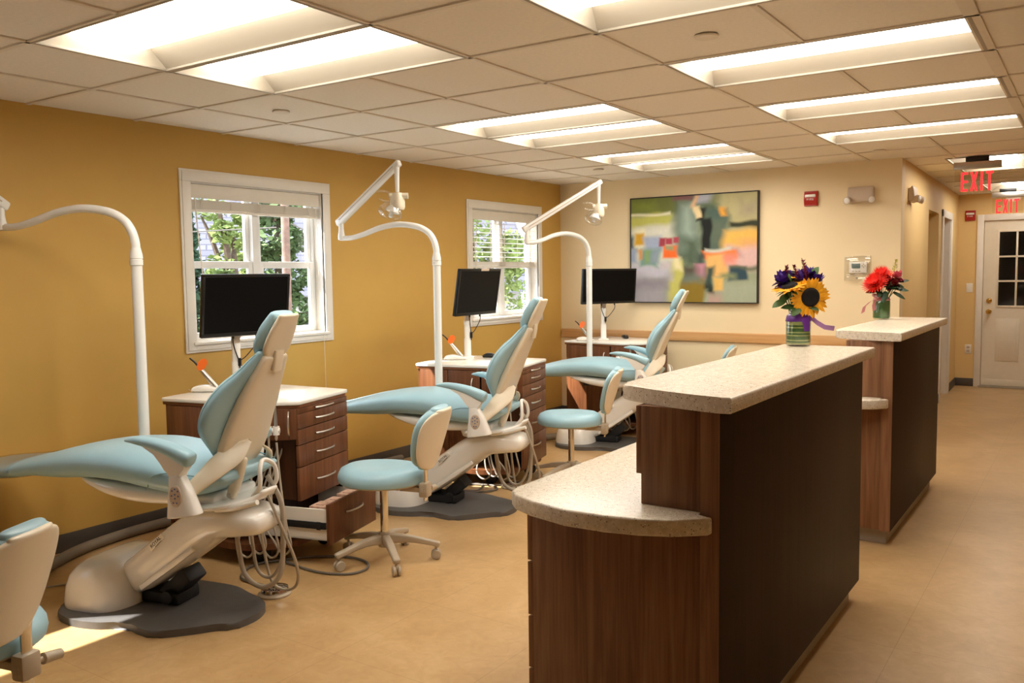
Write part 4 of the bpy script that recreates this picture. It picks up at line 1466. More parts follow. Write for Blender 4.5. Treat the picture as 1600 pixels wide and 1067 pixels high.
# ------------------------------------------------------------------ delivery carts
A_CARTS = [(.53, 2.74, 12), (.58, 4.76, 10), (.46, 7.07, -6)]
def make_cart(label, open_drawer):
    t = thing('dental_cart', label, 'cart', (0, 0, 0), 0, 'wheeled walnut dental carts')
    Cc, Dd = Vector((.81, .10, 0)), Vector((.785, .60, 0))
    top = [(0, 0.03), (.008, .006), (.03, 0), (.61, 0), (.64, .008), (.80, .094), (.812, .115), (.789, .585), (.778, .60), (.02, .705), (0, .69)]
    bm = B()
    prism(bm, top, .832, .852, .005, 2)
    finish('worktop', bm, 'whitegloss', t)
    ins = [(.012 + (x - .012) * 1.0 if x < .3 else x - .008, y + .008 if y < .3 else y - .008) for x, y in top]
    bm = B()
    prism(bm, ins, .816, .832, 0)
    finish('edge_band', bm, 'edge', t, smooth=False)
    # carcass: left cabinet, drawer bank, recess back, base
    bm = B()
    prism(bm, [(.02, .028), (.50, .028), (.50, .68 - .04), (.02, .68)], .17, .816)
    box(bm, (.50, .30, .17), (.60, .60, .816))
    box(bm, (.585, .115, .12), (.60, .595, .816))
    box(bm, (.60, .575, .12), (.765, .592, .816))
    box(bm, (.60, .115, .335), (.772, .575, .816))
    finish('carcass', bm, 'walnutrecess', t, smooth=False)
    bm = B()
    box(bm, (.018, .024, .168), (.034, .66, .816))
    finish('side_panel', bm, 'walnutcart', t, smooth=False)
    bm = B()
    prism(bm, catmull([(.03, .04), (.30, .0), (.52, -.02), (.66, .04), (.75, .16), (.75, .50), (.68, .58), (.05, .68)], 5, True), .085, .118, .006)
    finish('base_plate', bm, 'walnutcart', t)
    bm = B()
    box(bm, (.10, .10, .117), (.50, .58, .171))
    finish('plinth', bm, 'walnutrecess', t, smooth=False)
    # near-face doors
    for k, (x0, x1) in enumerate(((.04, .265), (.27, .515))):
        bm = B()
        box(bm, (x0, .006, .19), (x1, .026, .812), .002)
        d = finish('door', bm, 'walnutcart', t)
        bm = B()
        hx_ = x0 + .03 if k else x1 - .03
        if k:
            hx_ = x1 - .05
            handle(bm, (hx_, .006, .60), (hx_, .006, .76), (0, -1, 0), .005, .022)
            finish('handle', bm, 'nickel', d)
    # chamfered instrument box
    nv = Vector((.10, -.18, 0)).normalized()
    bm = B()
    prism(bm, [(.53, .012), (.63, .006), (.795, .098), (.795, .112), (.60, .13), (.53, .13)], .655, .814, .002)
    ib = finish('instrument_box', bm, 'walnutcart', t)
    bm = B()
    hb = Vector((.765, .078, 0))
    handle(bm, hb + Vector((0, 0, .675)), hb + Vector((0, 0, .80)), nv, .005, .026)
    finish('handle', bm, 'nickel', ib)
    # drawers on the end face
    rot = Matrix.Rotation(math.atan2(.025, .5), 3, 'Z')
    rows = [(.788, .813), (.708, .784), (.625, .704), (.511, .621), (.335, .507), (.122, .331)]
    rows[0] = (.786, .814)
    for k, (za, zc) in enumerate(rows):
        ext = .17 if (open_drawer and k == 5) else 0.0
        off = Vector((.790 + ext, .102, 0))
        def tr(bm_):
            for v in bm_.verts:
                v.co = rot @ v.co + off
        bm = B()
        box(bm, (-.004, .0, za), (.016, .488, zc), .002)
        tr(bm)
        d = finish('drawer', bm, 'walnutcart', t)
        bm = B()
        zz = (za + zc) / 2 + (.03 if k == 5 else 0)
        handle(bm, (.016, .155, zz), (.016, .335, zz), (1, 0, 0), .005, .022)
        tr(bm)
        finish('handle', bm, 'nickel', d)
        if ext:
            bm = B()
            w0, w1, zlo, zhi = .012, .476, .140, .300
            box(bm, (-.40, w0, zlo), (-.004, w0 + .012, zhi))
            box(bm, (-.40, w1 - .012, zlo), (-.004, w1, zhi))
            box(bm, (-.40, w0, zlo), (-.39, w1, zhi))
            box(bm, (-.40, w0, zlo), (-.004, w1, zlo + .008))
            tr(bm)
            finish('drawer_box', bm, 'trim', d, smooth=False)
            bm = B()
            box(bm, (-.30, w0 - .010, .20), (-.01, w0 - .001, .235), .002)
            box(bm, (-.30, w0 - .012, .210), (-.01, w0 - .009, .225))
            box(bm, (-.06, w0 - .016, .198), (-.04, w0 - .008, .238))
            tr(bm)
            finish('drawer_slide', bm, 'dark', d, smooth=False)
    # casters
    for (x, y) in ((.12, .12), (.56, .09), (.70, .46), (.12, .56)):
        bm = B()
        for s in (-1, 1):
            lathe(bm, [(0, -.010), (.034, -.010), (.040, -.006), (.040, .006), (.034, .010), (0, .010)], 20, center=(x, y + s * .016, .040), axis=(0, 1, 0))
        box(bm, (x - .018, y - .006, .03), (x + .025, y + .006, .085), .004)
        finish('caster', bm, 'dark', t)
    # instrument holder with tips and hoses
    bm = B()
    c0 = Vector((.60, -.012, .715)) + nv * .045
    c1 = Vector((.735, .055, .715)) + nv * .045
    tube(bm, [tuple(c0), tuple(c1)], .013, n=12, smooth=False)
    box(bm, (.64, -.05, .70), (.665, .02, .72), .004)
    for k in range(4):
        pp = c0.lerp(c1, (k + .5) / 4)
        tube(bm, [tuple(pp + Vector((0, 0, -.022))), tuple(pp + Vector((0, 0, .022)))], .017, n=12, smooth=False)
    hold = finish('instrument_holder', bm, 'whitegloss', t)
    for k in range(4):
        pp = c0.lerp(c1, (k + .5) / 4) + nv * .004
        bm = B()
        if k == 3:
            lathe(bm, [(.004, -.05), (.008, -.04), (.008, .0), (.0095, .03), (.008, .07), (.0055, .10), (.0025, .135), (0, .136)], 14, center=pp)
        else:
            lathe(bm, [(.004, -.07), (.007, -.05), (.0075, -.02), (.006, .01), (0, .012)], 14, center=pp)
        finish('handpiece', bm, 'nickel', t)
        bm = B()
        e = Vector((.60 + .03 * k, .12, .60))
        low = .06 + .02 * (k % 2)
        sw = .03 * (k - 1.5)
        tube(bm, [tuple(pp + Vector((0, 0, -.06))), tuple(pp + Vector((sw * .4, -.005, -.25))), tuple(pp + Vector((sw + .01, -.02, -.45))), tuple(pp + Vector((sw + .03, -.01, low - pp.z + .06))), tuple(pp + Vector((sw - .03, .01, low - pp.z))),
                  tuple(pp + Vector((sw - .10, .03, low - pp.z + .05))), tuple(Vector((e.x - .08, e.y - .08, .28))), tuple(e)], .0055, n=8, m=8)
        finish('instrument_hose', bm, 'hose', t)
    return t
c1 = make_cart('walnut dental cart behind the nearest chair, its bottom drawer pulled open', True)
c1.location = (A_CARTS[0][0], A_CARTS[0][1], 0)
c1.rotation_euler = (0, 0, R(A_CARTS[0][2]))
c2 = make_cart('walnut dental cart behind the middle chair, all drawers closed', False)
c2.location = (A_CARTS[1][0], A_CARTS[1][1], 0)
c2.rotation_euler = (0, 0, R(A_CARTS[1][2]))
c3 = dup(c2, (A_CARTS[2][0], A_CARTS[2][1], 0), R(A_CARTS[2][2]), 'walnut dental cart in the far corner behind the farthest chair')
# white tower outlet of the farthest cart
def cart_pt(i, a, b, z=0.0):
    x, y, d = A_CARTS[i]
    c, s = math.cos(R(d)), math.sin(R(d))
    return Vector((x + a * c - b * s, y + a * s + b * c, z))

# cartons in the open drawer
rz = R(12) + math.atan2(.025, .5)
for k, (a, b, w, d, h) in enumerate(((.868, .20, .09, .11, .155), (.866, .33, .10, .10, .148), (.868, .45, .09, .11, .158))):
    p = cart_pt(0, a, b, .149)
    bm = B()
    box(bm, (-w / 2, -d / 2, 0), (w / 2, d / 2, h), .003)
    box(bm, (-w / 4, -d / 4, h), (w / 4, d / 4, h + .004), .002)
    o = tag(finish('supply_carton', bm, 'paperbox', loc=p, rotz=rz), ['printed supply carton in the open cart drawer, nearest its metal slide', 'printed supply carton in the middle of the open cart drawer', 'printed supply carton in the open cart drawer, nearest the stool'][k], 'carton', 'cartons in the open drawer')

# ------------------------------------------------------------------ monitors
def make_monitor(P, yaw, tilt, w, h, base, label, white_tag):
    t = thing('computer_monitor', label, 'monitor', base, 0, 'black monitors on cart poles')
    n = Vector((math.cos(R(yaw)), math.sin(R(yaw)), 0))
    rt_ = Vector((-n.y, n.x, 0))
    up_ = Vector((0, 0, 1)) * math.cos(R(tilt)) + n * math.sin(R(tilt))
    nn = rt_.cross(up_).normalized()
    Pl = Vector(P) - Vector(base)
    mat = Matrix((rt_, up_, nn)).transposed()
    def local(bm):
        for v in bm.verts:
            v.co = mat @ v.co + Pl
        return bm
    b = .016
    bm = B()
    box(bm, (-w / 2, -h / 2, -.028), (w / 2, h / 2, -.004), .006)
    sweep(bm, [(0, -.03, -.026, w * .28, .02), (0, -.03, -.045, w * .22, .1), (0, -.03, -.052, w * .15, .08)], n=24, ex=4, uvec=(1, 0, 0), smooth=False)
    local(bm)
    finish('casing', bm, 'black', t)
    bm = B()
    box(bm, (-w / 2, -h / 2, -.005), (w / 2, -h / 2 + b + .006, .0), .002)
    box(bm, (-w / 2, h / 2 - b, -.005), (w / 2, h / 2, .0), .002)
    box(bm, (-w / 2, -h / 2 + b, -.005), (-w / 2 + b, h / 2 - b, .0), .002)
    box(bm, (w / 2 - b, -h / 2 + b, -.005), (w / 2, h / 2 - b, .0), .002)
    local(bm)
    finish('bezel', bm, 'black', t)
    bm = B()
    box(bm, (-w / 2 + b - .001, -h / 2 + b - .001, -.006), (w / 2 - b + .001, h / 2 - b + .001, -.003))
    local(bm)
    finish('screen', bm, 'screen', t, smooth=False)
    if white_tag:
        bm = B()
        box(bm, (-.005, h / 2 - .016, -.012), (.11, h / 2 + .003, .003), .002)
        local(bm)
        finish('camera_clip', bm, 'greyplastic', t)
    # pole with bracket
    top = Pl + nn * -.05 + up_ * (-h * .22)
    bm = B()
    lathe(bm, [(0, 0), (.05, 0), (.05, .012), (.030, .018), (.027, .022), (.027, .15), (.0, .151)], 20)
    finish('pole_base', bm, 'white', t)
    bm = B()
    tube(bm, [(0, 0, .10), (0, 0, Pl.z - h / 2 - .045)], .0235, n=16, smooth=False)
    lathe(bm, [(.0, 0), (.027, 0), (.027, .03), (0, .031)], 18, center=(0, 0, Pl.z - h / 2 - .07))
    finish('pole', bm, 'white', t)
    bm = B()
    sweep(bm, [(0, 0, Pl.z - h / 2 - .06, .026, .010), (0, 0, Pl.z - h / 2 - .01, .026, .010), (top.x * .5, top.y * .5, Pl.z - h / 2 + .03, .028, .010), (top.x, top.y, top.z, .035, .012)], n=16, ex=5, uvec=tuple(rt_))
    finish('bracket', bm, 'greyplastic', t)
    hub = Vector((0, 0, Pl.z - h / 2 - .14)) + nn * .035
    for s, r_ in ((-1, .0035), (1, .003)):
        st = Pl + nn * -.015 + up_ * (-h / 2 + .004) + rt_ * (s * .075 - .0)
        bm = B()
        tube(bm, [tuple(st), tuple(st + Vector((0, 0, -.05))), tuple(st.lerp(hub, .6) + Vector((0, 0, -.03))), tuple(hub), tuple(hub + Vector((0, 0, -.04)))], r_, n=8, m=6)
        tube(bm, [tuple(st + Vector((0, 0, .004))), tuple(st + Vector((0, 0, -.02)))], .007, n=8, smooth=False)
        if s == 1:
            tube(bm, [tuple(hub + Vector((0, 0, .02))), tuple(hub + Vector((0, 0, -.025)))], .010, n=8, smooth=False)
        finish('cable', bm, 'black', t)
    return t
CAM = Vector((4.644, 0, 1.477))
def closer(P, f):
    return CAM + (Vector(P) - CAM) * f
make_monitor(closer((.527, 3.34, 1.322), .975), -7.9, 7.7, .553, .353, (.555, 3.226, .852), 'wide black monitor on a white pole in front of the first window', False)
make_monitor(closer((.603, 5.533, 1.347), .96), 5.3, 8.9, .599, .351, (.69, 5.255, .852), 'black monitor turned sideways with a pale clip on its top edge, by the far window', True)
make_monitor(closer((.672, 7.613, 1.354), .955), -27.6, 5.1, .606, .328, (.764, 7.308, .852), 'black monitor against the cream wall beside the painting', False)

# ------------------------------------------------------------------ small things on the carts
def make_cure(label):
    t = thing('curing_light', label, 'dental curing light', (0, 0, 0), 0, 'curing lights in white cradles')
    bm = B()
    sweep(bm, [(-.075, 0, .008, .038, .008), (-.06, 0, .016, .042, .016), (-.01, 0, .019, .042, .019), (.05, 0, .012, .040, .012), (.085, 0, .006, .034, .006)], n=24, ex=4, capr=.006)
    finish('cradle', bm, 'whitegloss', t)
    d = Vector((-.62, 0, .78))
    p0 = Vector((.05, 0, .02))
    bm = B()
    tube(bm, [tuple(p0), tuple(p0 + d * .05), tuple(p0 + d * .11), tuple(p0 + d * .145)], [.015, .0145, .012, .009], n=14)
    finish('wand', bm, 'nickel', t)
    bm = B()
    tube(bm, [tuple(p0 + d * .142), tuple(p0 + d * .185), tuple(p0 + d * .215 + Vector((-.008, 0, .0)))], [.006, .005, .0045], n=10)
    finish('light_tip', bm, 'black', t)
    bm = B()
    rings = []
    nv_ = Vector((.10, -.86, .30)).normalized()
    ax1 = (Vector((.45, 0, .89)) - nv_ * nv_.dot(Vector((.45, 0, .89)))).normalized()
    ax2 = nv_.cross(ax1)
    c = p0 + d * .150 + Vector((.018, 0, .014))
    for o in (-.0012, .0012):
        rings.append([c + ax1 * .036 * math.cos(2 * math.pi * k / 24) + ax2 * .024 * math.sin(2 * math.pi * k / 24) + nv_ * o for k in range(24)])
    rings_to_bm(bm, rings)
    finish('orange_shield', bm, 'orange', t)
    bm = B()
    tube(bm, [(-.074, .0, .008), (-.11, .03, .004), (-.13, .08, .004)], .002, n=6)
    finish('cord', bm, 'whitegloss', t)
    return t
cz = .852
q = make_cure('curing light with an orange shield on the cart behind the nearest chair')
q.location = (.545, 3.03, cz)
q.rotation_euler = (0, 0, R(35))
dup(q, (.672, 5.12, cz), R(35), 'curing light with an orange shield on the cart behind the middle chair')
dup(q, (.66, 7.13, cz), R(30), 'curing light on the corner cart behind the farthest lamp pole')
def make_mouse(loc, rz_, label):
    t = thing('computer_mouse', label, 'computer mouse', loc, rz_, 'black computer mice')
    bm = B()
    sweep(bm, [(-.05, 0, .010, .022, .010), (-.02, 0, .017, .030, .017), (.02, 0, .016, .029, .016), (.05, 0, .009, .024, .009)], n=24, ex=2.6, capr=.005)
    b_ = finish('body', bm, 'black', t)
    bm = B()
    lathe(bm, [(0, -.003), (.006, -.003), (.006, .003), (0, .003)], 14, center=(.03, 0, .0265), axis=(0, 1, 0))
    finish('scroll_wheel', bm, 'greyplastic', t)
    return t
make_mouse((.815, 5.37, cz), R(20), 'black mouse on the cart behind the middle chair')
make_mouse((.87, 7.55, cz), R(-50), 'black mouse on the corner cart below the painting')

# white outlet strip standing on the front of the corner cart
t = thing('outlet_strip', 'white upright outlet strip on the corner cart behind the far armrests', 'outlet strip', cart_pt(2, .655, -.065, .119), R(-6) + math.atan2(.10, .18))
bm = B()
box(bm, (-.028, -.018, 0), (.028, .018, .60), .005)
finish('strip', bm, 'whitegloss', t)
for k in range(5):
    bm = B()
    lathe(bm, [(0, 0), (.013, 0), (.013, .003), (.009, .0035), (0, .003)], 16, center=(0, -.018, .12 + k * .10), axis=(0, -1, 0))
    finish('socket', bm, 'greyplastic', t)

# ------------------------------------------------------------------ stools
def make_stool(label):
    """Root at the floor centre, backrest toward +x."""
    t = thing('operator_stool', label, 'stool', (0, 0, 0), 0, 'light blue operator stools')
    bm = B()
    lathe(bm, [(0, .075), (.034, .075), (.036, .10), (.036, .135), (.030, .15), (0, .151)], 24)
    finish('hub', bm, 'stoolgrey', t)
    for k in range(5):
        a = 2 * math.pi * k / 5 + R(22)
        d = Vector((math.cos(a), math.sin(a), 0))
        s = Vector((-d.y, d.x, 0))
        bm = B()
        sweep(bm, [tuple(d * .025) [:2] + (.115, .021, .026), tuple(d * .12)[:2] + (.112, .020, .019), tuple(d * .22)[:2] + (.092, .018, .014), tuple(d * .275)[:2] + (.078, .018, .014)], n=20, ex=4, capr=.01, uvec=tuple(s))
        leg = finish('leg', bm, 'stoolgrey', t)
        bm = B()
        c = d * .265
        for q_ in (-1, 1):
            lathe(bm, [(0, -.008), (.022, -.008), (.0265, -.004), (.0265, .004), (.022, .008), (0, .008)], 20, center=(c.x + s.x * q_ * .013, c.y + s.y * q_ * .013, .0265), axis=tuple(s))
        tube(bm, [(c.x, c.y, .03), (c.x, c.y, .07)], .007, n=8, smooth=False)
        box(bm, (c.x - .012, c.y - .012, .03), (c.x + .012, c.y + .012, .054), .006)
        finish('caster', bm, 'stoolgrey', leg)
    bm = B()
    tube(bm, [(0, 0, .14), (0, 0, .395)], .0215, n=20, smooth=False)
    finish('gas_column', bm, 'chrome', t)
    bm = B()
    box(bm, (-.09, -.06, .388), (.12, .06, .412), .008)
    box(bm, (.10, -.025, .378), (.245, .025, .405), .006)
    box(bm, (.215, -.032, .355), (.262, .032, .43), .008)
    tube(bm, [(.02, .06, .398), (.03, .17, .395)], .006, n=8, smooth=False)
    m_ = finish('seat_mechanism', bm, 'stoolgrey', t)
    bm = B()
    lathe(bm, [(0, 0), (.014, 0), (.014, .006), (0, .008)], 16, center=(.238, -.031, .39), axis=(0, -1, 0))
    finish('bolt', bm, 'stoolgrey', t)
    bm = B()
    tube(bm, [(.238, .03, .39), (.238, .10, .38)], [.008, .008], n=10, smooth=False)
    tube(bm, [(.238, .055, .387), (.238, .115, .378)], [.017, .015], n=14, smooth=False)
    finish('knob', bm, 'stoolgrey', t)
    # seat
    def plan(a, k=1.0):
        r = .222 * (1 + .03 * math.cos(2 * a)) * k
        return r * math.cos(a) - .01, r * .98 * math.sin(a)
    bm = B()
    rings = []
    for z, k in ((.412, .80), (.414, .93), (.424, .97)):
        rings.append([plan(2 * math.pi * q_ / 40, k) + (z,) for q_ in range(40)])
    rings_to_bm(bm, rings)
    finish('seat_pan', bm, 'stoolgrey', t)
    bm = B()
    rings = []
    for z, k in ((.420, .955), (.425, .992), (.443, 1.012), (.463, 1.0), (.481, .945), (.496, .82), (.503, .64), (.502, .40), (.498, .15)):
        rings.append([plan(2 * math.pi * q_ / 40, k) + (z + .010 * (1 - k) * 0 + .012 * (abs(math.cos(math.pi * q_ / 20)) ** 2 if z > .47 else 0) * .6 * k,) for q_ in range(40)])
    rings_to_bm(bm, rings)
    finish('seat_cushion', bm, 'blue', t)
    # back stem
    bm = B()
    sweep(bm, [(.240, 0, .335, .018, .005), (.243, 0, .42, .018, .005), (.245, 0, .50, .018, .005), (.262, 0, .56, .018, .005), (.272, 0, .62, .018, .005)], n=14, ex=4)
    finish('back_stem', bm, 'chrome', t)
    # backrest: kidney pad leaning back
    T = nrm((.30, 0, .954))
    Nb = nrm((.954, 0, -.30))
    c0 = Vector((.285, 0, .668))
    prof = [(-.155, .060), (-.145, .085), (-.120, .118), (-.08, .142), (-.03, .158), (.03, .168), (.08, .166), (.115, .150), (.140, .120), (.152, .085)]
    bm = B()
    sweep(bm, [tuple(c0 + T * h + Nb * (.030 - .0)) + (w, .012) for h, w in prof], n=36, ex=3.0, capr=.010)
    sh_ = finish('backrest_shell', bm, 'shell', t)
    bm = B()
    sweep(bm, [tuple(c0 + T * h + Nb * (.004)) + (w * 1.02, .026) for h, w in prof], n=36, ex=2.5, capr=.014)
    finish('backrest_cushion', bm, 'blue', t)
    # the pad wraps round the sitter: bend the sides toward the seat
    for o in t.children:
        if o.name.startswith('backrest'):
            for v in o.data.vertices:
                v.co.x -= 1.3 * v.co.y * v.co.y
    return t
st = make_stool('light blue stool between the open cart drawer and the nearest counter')
st.location = (1.60, 3.30, 0)
st.rotation_euler = (0, 0, R(14))
dup(st, (1.575, 5.285, 0), R(19), 'light blue stool in front of the farthest chair, beyond the low desk top')
s0 = dup(st, (1.925, 1.145, 0), R(13), 'light blue stool cut by the left edge, seen from behind its backrest')
dup(st, (1.64, 7.42, .0), R(12), 'light blue stool hidden behind the nearest counter, only its backrest top showing')

# its backrest is swivelled on the stem
for ch in s0.children:
    if ch.name.startswith('backrest'):
        a_ = R(12)
        cx = .262
        ch.rotation_euler = (0, 0, a_)
        ch.location = (cx - cx * math.cos(a_) + .015, -cx * math.sin(a_) - .084, 0)
# ------------------------------------------------------------------ floor cables and foot controls
def foot_control(loc, label, path):
    t = thing('foot_control', label, 'foot control', loc, 0, 'round chrome foot controls')
    bm = B()
    lathe(bm, [(0, 0), (.075, 0), (.077, .008), (.070, .016), (0, .017)], 32)
    finish('base_ring', bm, 'stoolgrey', t)
    bm = B()
    lathe(bm, [(.0, .016), (.062, .016), (.066, .022), (.062, .034), (.045, .040), (0, .042)], 32)
    finish('pedal_disc', bm, 'chrome', t)
    bm = B()
    tube(bm, [(p[0] - loc[0], p[1] - loc[1], .008) for p in path], .0065, n=8, m=8)
    finish('cable', bm, 'cable', t)
    return t
foot_control((1.492, 2.655, 0), 'round chrome foot control on the floor beside the nearest base plate',
             [(1.43, 2.69), (1.32, 2.69), (1.20, 2.70), (1.11, 2.80), (1.10, 2.90), (1.169, 3.022), (1.282, 3.141), (1.43, 3.215), (1.56, 3.20), (1.63, 3.12), (1.60, 3.02), (1.46, 2.965), (1.26, 2.975), (1.12, 3.01), (1.02, 3.06)])
foot_control((1.30, 4.93, 0), 'round chrome foot control behind the middle chair among coiled hoses',
             [(1.22, 4.93), (1.10, 4.86), (.95, 4.80), (.93, 4.66), (1.05, 4.60), (1.20, 4.68), (1.26, 4.80), (1.16, 4.88), (1.02, 4.84), (.97, 4.72), (1.08, 4.66), (1.16, 4.74), (1.05, 4.92), (.9, 5.05)])
def conduit(dy, label):
    bm = B()
    head = [(.075, 3.15 + dy, .03), (.062, 2.95 + dy, .03), (.075, 2.75 + dy, .03), (.13, 2.50 + dy, .03), (.24, 2.28 + dy, .03)]
    if dy == 0:
        tail = [(.36, 2.10, .03), (.45, 1.92, .03), (.56, 1.70, .03), (.72, 1.40, .03)]
    else:
        tail = [(.42, 2.17 + dy, .03), (.60, 2.15 + dy, .035), (.765, 2.18 + dy, .06)]
    tube(bm, head + tail, .029, n=14, m=8)
    return tag(finish('floor_conduit', bm, 'conduit'), label, 'hose', 'grey floor conduits')
conduit(0, 'thick grey floor conduit curving from the wall past the nearest chair base')
conduit(2.02, 'thick grey floor conduit curving from the wall to the middle chair base')
conduit(4.32, 'thick grey floor conduit curving from the wall to the farthest chair base')
bm = B()
tube(bm, [(.66, 2.16, .05), (.52, 2.18, .006), (.45, 2.02, .005), (.56, 1.94, .005), (.47, 1.84, .005), (.3, 1.8, .005)], .005, n=8, m=8)
tag(finish('power_cord', bm, 'hose'), 'thin pale cord lying on the floor left of the nearest chair base', 'cord')

# hoses hanging from the back of each chair are parts of the chair
for ch in [o for o in bpy.data.objects if o.name.startswith('dental_chair')]:
    for k, (pts, r_) in enumerate((([(.40, .05, .62), (.46, .06, .50), (.455, .07, .30), (.44, .06, .17), (.36, .05, .115), (.27, .05, .16), (.23, .06, .28), (.22, .06, .40)], .011),
                                   ([(.38, .09, .60), (.44, .11, .45), (.42, .12, .25), (.36, .12, .14), (.29, .11, .17), (.27, .10, .34), (.26, .09, .42)], .008),
                                   ([(.42, .0, .58), (.47, .03, .42), (.50, .10, .22), (.46, .16, .10), (.38, .18, .06), (.32, .16, .12), (.30, .12, .40)], .007))):
        bm = B()
        tube(bm, pts, r_, n=10, m=8)
        finish('supply_hose', bm, 'hose', ch)

# ------------------------------------------------------------------ flower jars
RTV = Vector((.829, .559, 0))           # horizontal across the picture
TWV = Vector((.559, -.829, 0))          # toward the viewpoint
def jar(loc, kind, label):
    t = thing('flower_jar', label, 'vase', loc)
    bm = B()
    lathe(bm, [(0, .0), (.048, .0), (.054, .008), (.055, .02), (.055, .118), (.050, .132), (.041, .142), (.040, .168), (.038, .168), (.039, .144), (.048, .130), (.0525, .117), (.0525, .02), (.046, .006), (0, .006)], 32)
    finish('glass_jar', bm, 'jarglass', t)
    bm = B()
    lathe(bm, [(.0405, .150), (.0425, .150), (.0425, .166), (.0405, .166), (.0405, .150)], 32)
    finish('neck_ring', bm, 'nickel', t)
    bm = B()
    if kind == 1:
        lathe(bm, [(.0465, .010), (.051, .012), (.051, .112), (.0465, .112), (.0465, .010)], 32)
        o = finish('leaf_wrap', bm, 'jarstripe', t)
        bm = B()
        for k in range(5):
            z = .020 + k * .018
            w = .004 + .004 * (k % 2)
            lathe(bm, [(.0512, z - w), (.0518, z), (.0512, z + w), (.0508, z)], 32)
        finish('leaf_stripe', bm, 'jargreen', t)
        bm = B()
        lathe(bm, [(.0555, .112), (.0565, .114), (.052, .137), (.043, .146), (.0425, .142), (.0505, .130), (.0545, .114)], 32)
        rb = finish('ribbon', bm, 'ribbonpurple', t)
        bm = B()
        box_pts = [(RTV * .045 + TWV * .03, .132), (RTV * .075 + TWV * .035, .105), (RTV * .11 + TWV * .03, .085), (RTV * .155 + TWV * .02, .078)]
        rings = []
        for p, z in catmull([tuple(p) + (z,) for p, z in [(Vector(p)[:2], z) for p, z in box_pts]], 5) if False else [((p.x, p.y), z) for p, z in box_pts]:
            c = Vector((p[0], p[1], z))
            a = Vector((0, 0, 1)) * .011 + TWV * .006
            rings.append([c + a, c + a * .9 + RTV * .002, c - a * .9 + RTV * .002, c - a])
        rings_to_bm(bm, rings)
        finish('ribbon_tail', bm, 'ribbonlilac', rb)
        bm = B()
        sweep(bm, [tuple(TWV * .056 + Vector((0, 0, .07)) + RTV * .02) + (.012, .002), tuple(TWV * .0565 + Vector((0, 0, .10)) + RTV * .018) + (.016, .002), tuple(TWV * .056 + Vector((0, 0, .13)) + RTV * .012) + (.018, .002)], n=16, ex=2, uvec=tuple(RTV))
        finish('ribbon_drape', bm, 'ribbonpurple', rb)
    else:
        lathe(bm, [(.047, .008), (.0518, .010), (.0518, .122), (.047, .122), (.047, .008)], 32)
        finish('leaf_wrap', bm, 'jargreen', t)
        bm = B()
        lathe(bm, [(.053, .124), (.056, .126), (.052, .138), (.043, .147), (.0425, .143), (.050, .132)], 32)
        rb = finish('ribbon', bm, 'ribbonpink', t)
        for pts in ([(-.045, .138), (-.085, .120), (-.125, .085), (-.135, .045)], [(-.048, .136), (-.062, .10), (-.058, .06)]):
            bm = B()
            rings = []
            for x, z in pts:
                c = RTV * x + TWV * .025 + Vector((0, 0, z))
                a = RTV * .012 + Vector((0, 0, .006))
                rings.append([c + a, c + a * .9 + TWV * .002, c - a * .9 + TWV * .002, c - a])
            rings_to_bm(bm, rings)
            finish('ribbon_tail', bm, 'ribbonpink', rb)
        bm = B()
        tube(bm, [tuple(RTV * -.045 + TWV * .03 + Vector((0, 0, .135))), tuple(RTV * -.075 + TWV * .035 + Vector((0, 0, .165))), tuple(RTV * -.045 + TWV * .035 + Vector((0, 0, .160))), tuple(RTV * -.04 + TWV * .03 + Vector((0, 0, .138)))], .007, n=8)
        finish('bow', bm, 'ribbonpink', rb)
    return t
J1, J2 = Vector((3.52, 4.0, 1.138)), Vector((3.45, 6.2, 1.15))
jar(J1, 1, 'glass jar wrapped in green leaves with a purple ribbon on the nearest raised worktop')
jar(J2, 2, 'green-wrapped glass jar with a pink ribbon on the second raised worktop')

def frame_of(ax):
    ax = Vector(ax).normalized()
    a = ax.cross(Vector((0, 0, 1)))
    if a.length < .05:
        a = ax.cross(Vector((1, 0, 0)))
    a.normalize()
    return ax, a, ax.cross(a).normalized()

def petal(bm, base, d, ax, L, w, lift, n=5):
    """Pointed petal from base along d, curving toward ax by lift."""
    s = ax.cross(d).normalized()
    b = bmesh.new()
    rows = []
    for i in range(n + 1):
        u = i / n
        c = base + d * L * u + ax * lift * u * u
        ww = w * (math.sin(math.pi * min(1, .12 + u * .88)) ** .8) * (1 if u < .99 else 0.05)
        rows.append((b.verts.new(c - s * ww), b.verts.new(c + ax * ww * .25), b.verts.new(c + s * ww)))
    for r0, r1 in zip(rows[:-1], rows[1:]):
        b.faces.new((r0[0], r0[1], r1[1], r1[0]))
        b.faces.new((r0[1], r0[2], r1[2], r1[1]))
    merge(bm, b)

def stem_to(t, J, c, ax, mat='leaf', r_=.004):
    bm = B()
    m0 = Vector((J.x, J.y, J.z + .02)) - c
    tube(bm, [tuple(m0), tuple(m0 * .45 + Vector((0, 0, .0)) + Vector((0, 0, (-m0.z) * .0))), tuple(-Vector(ax) * .02)], r_, n=8)
    finish('stem', bm, mat, t)

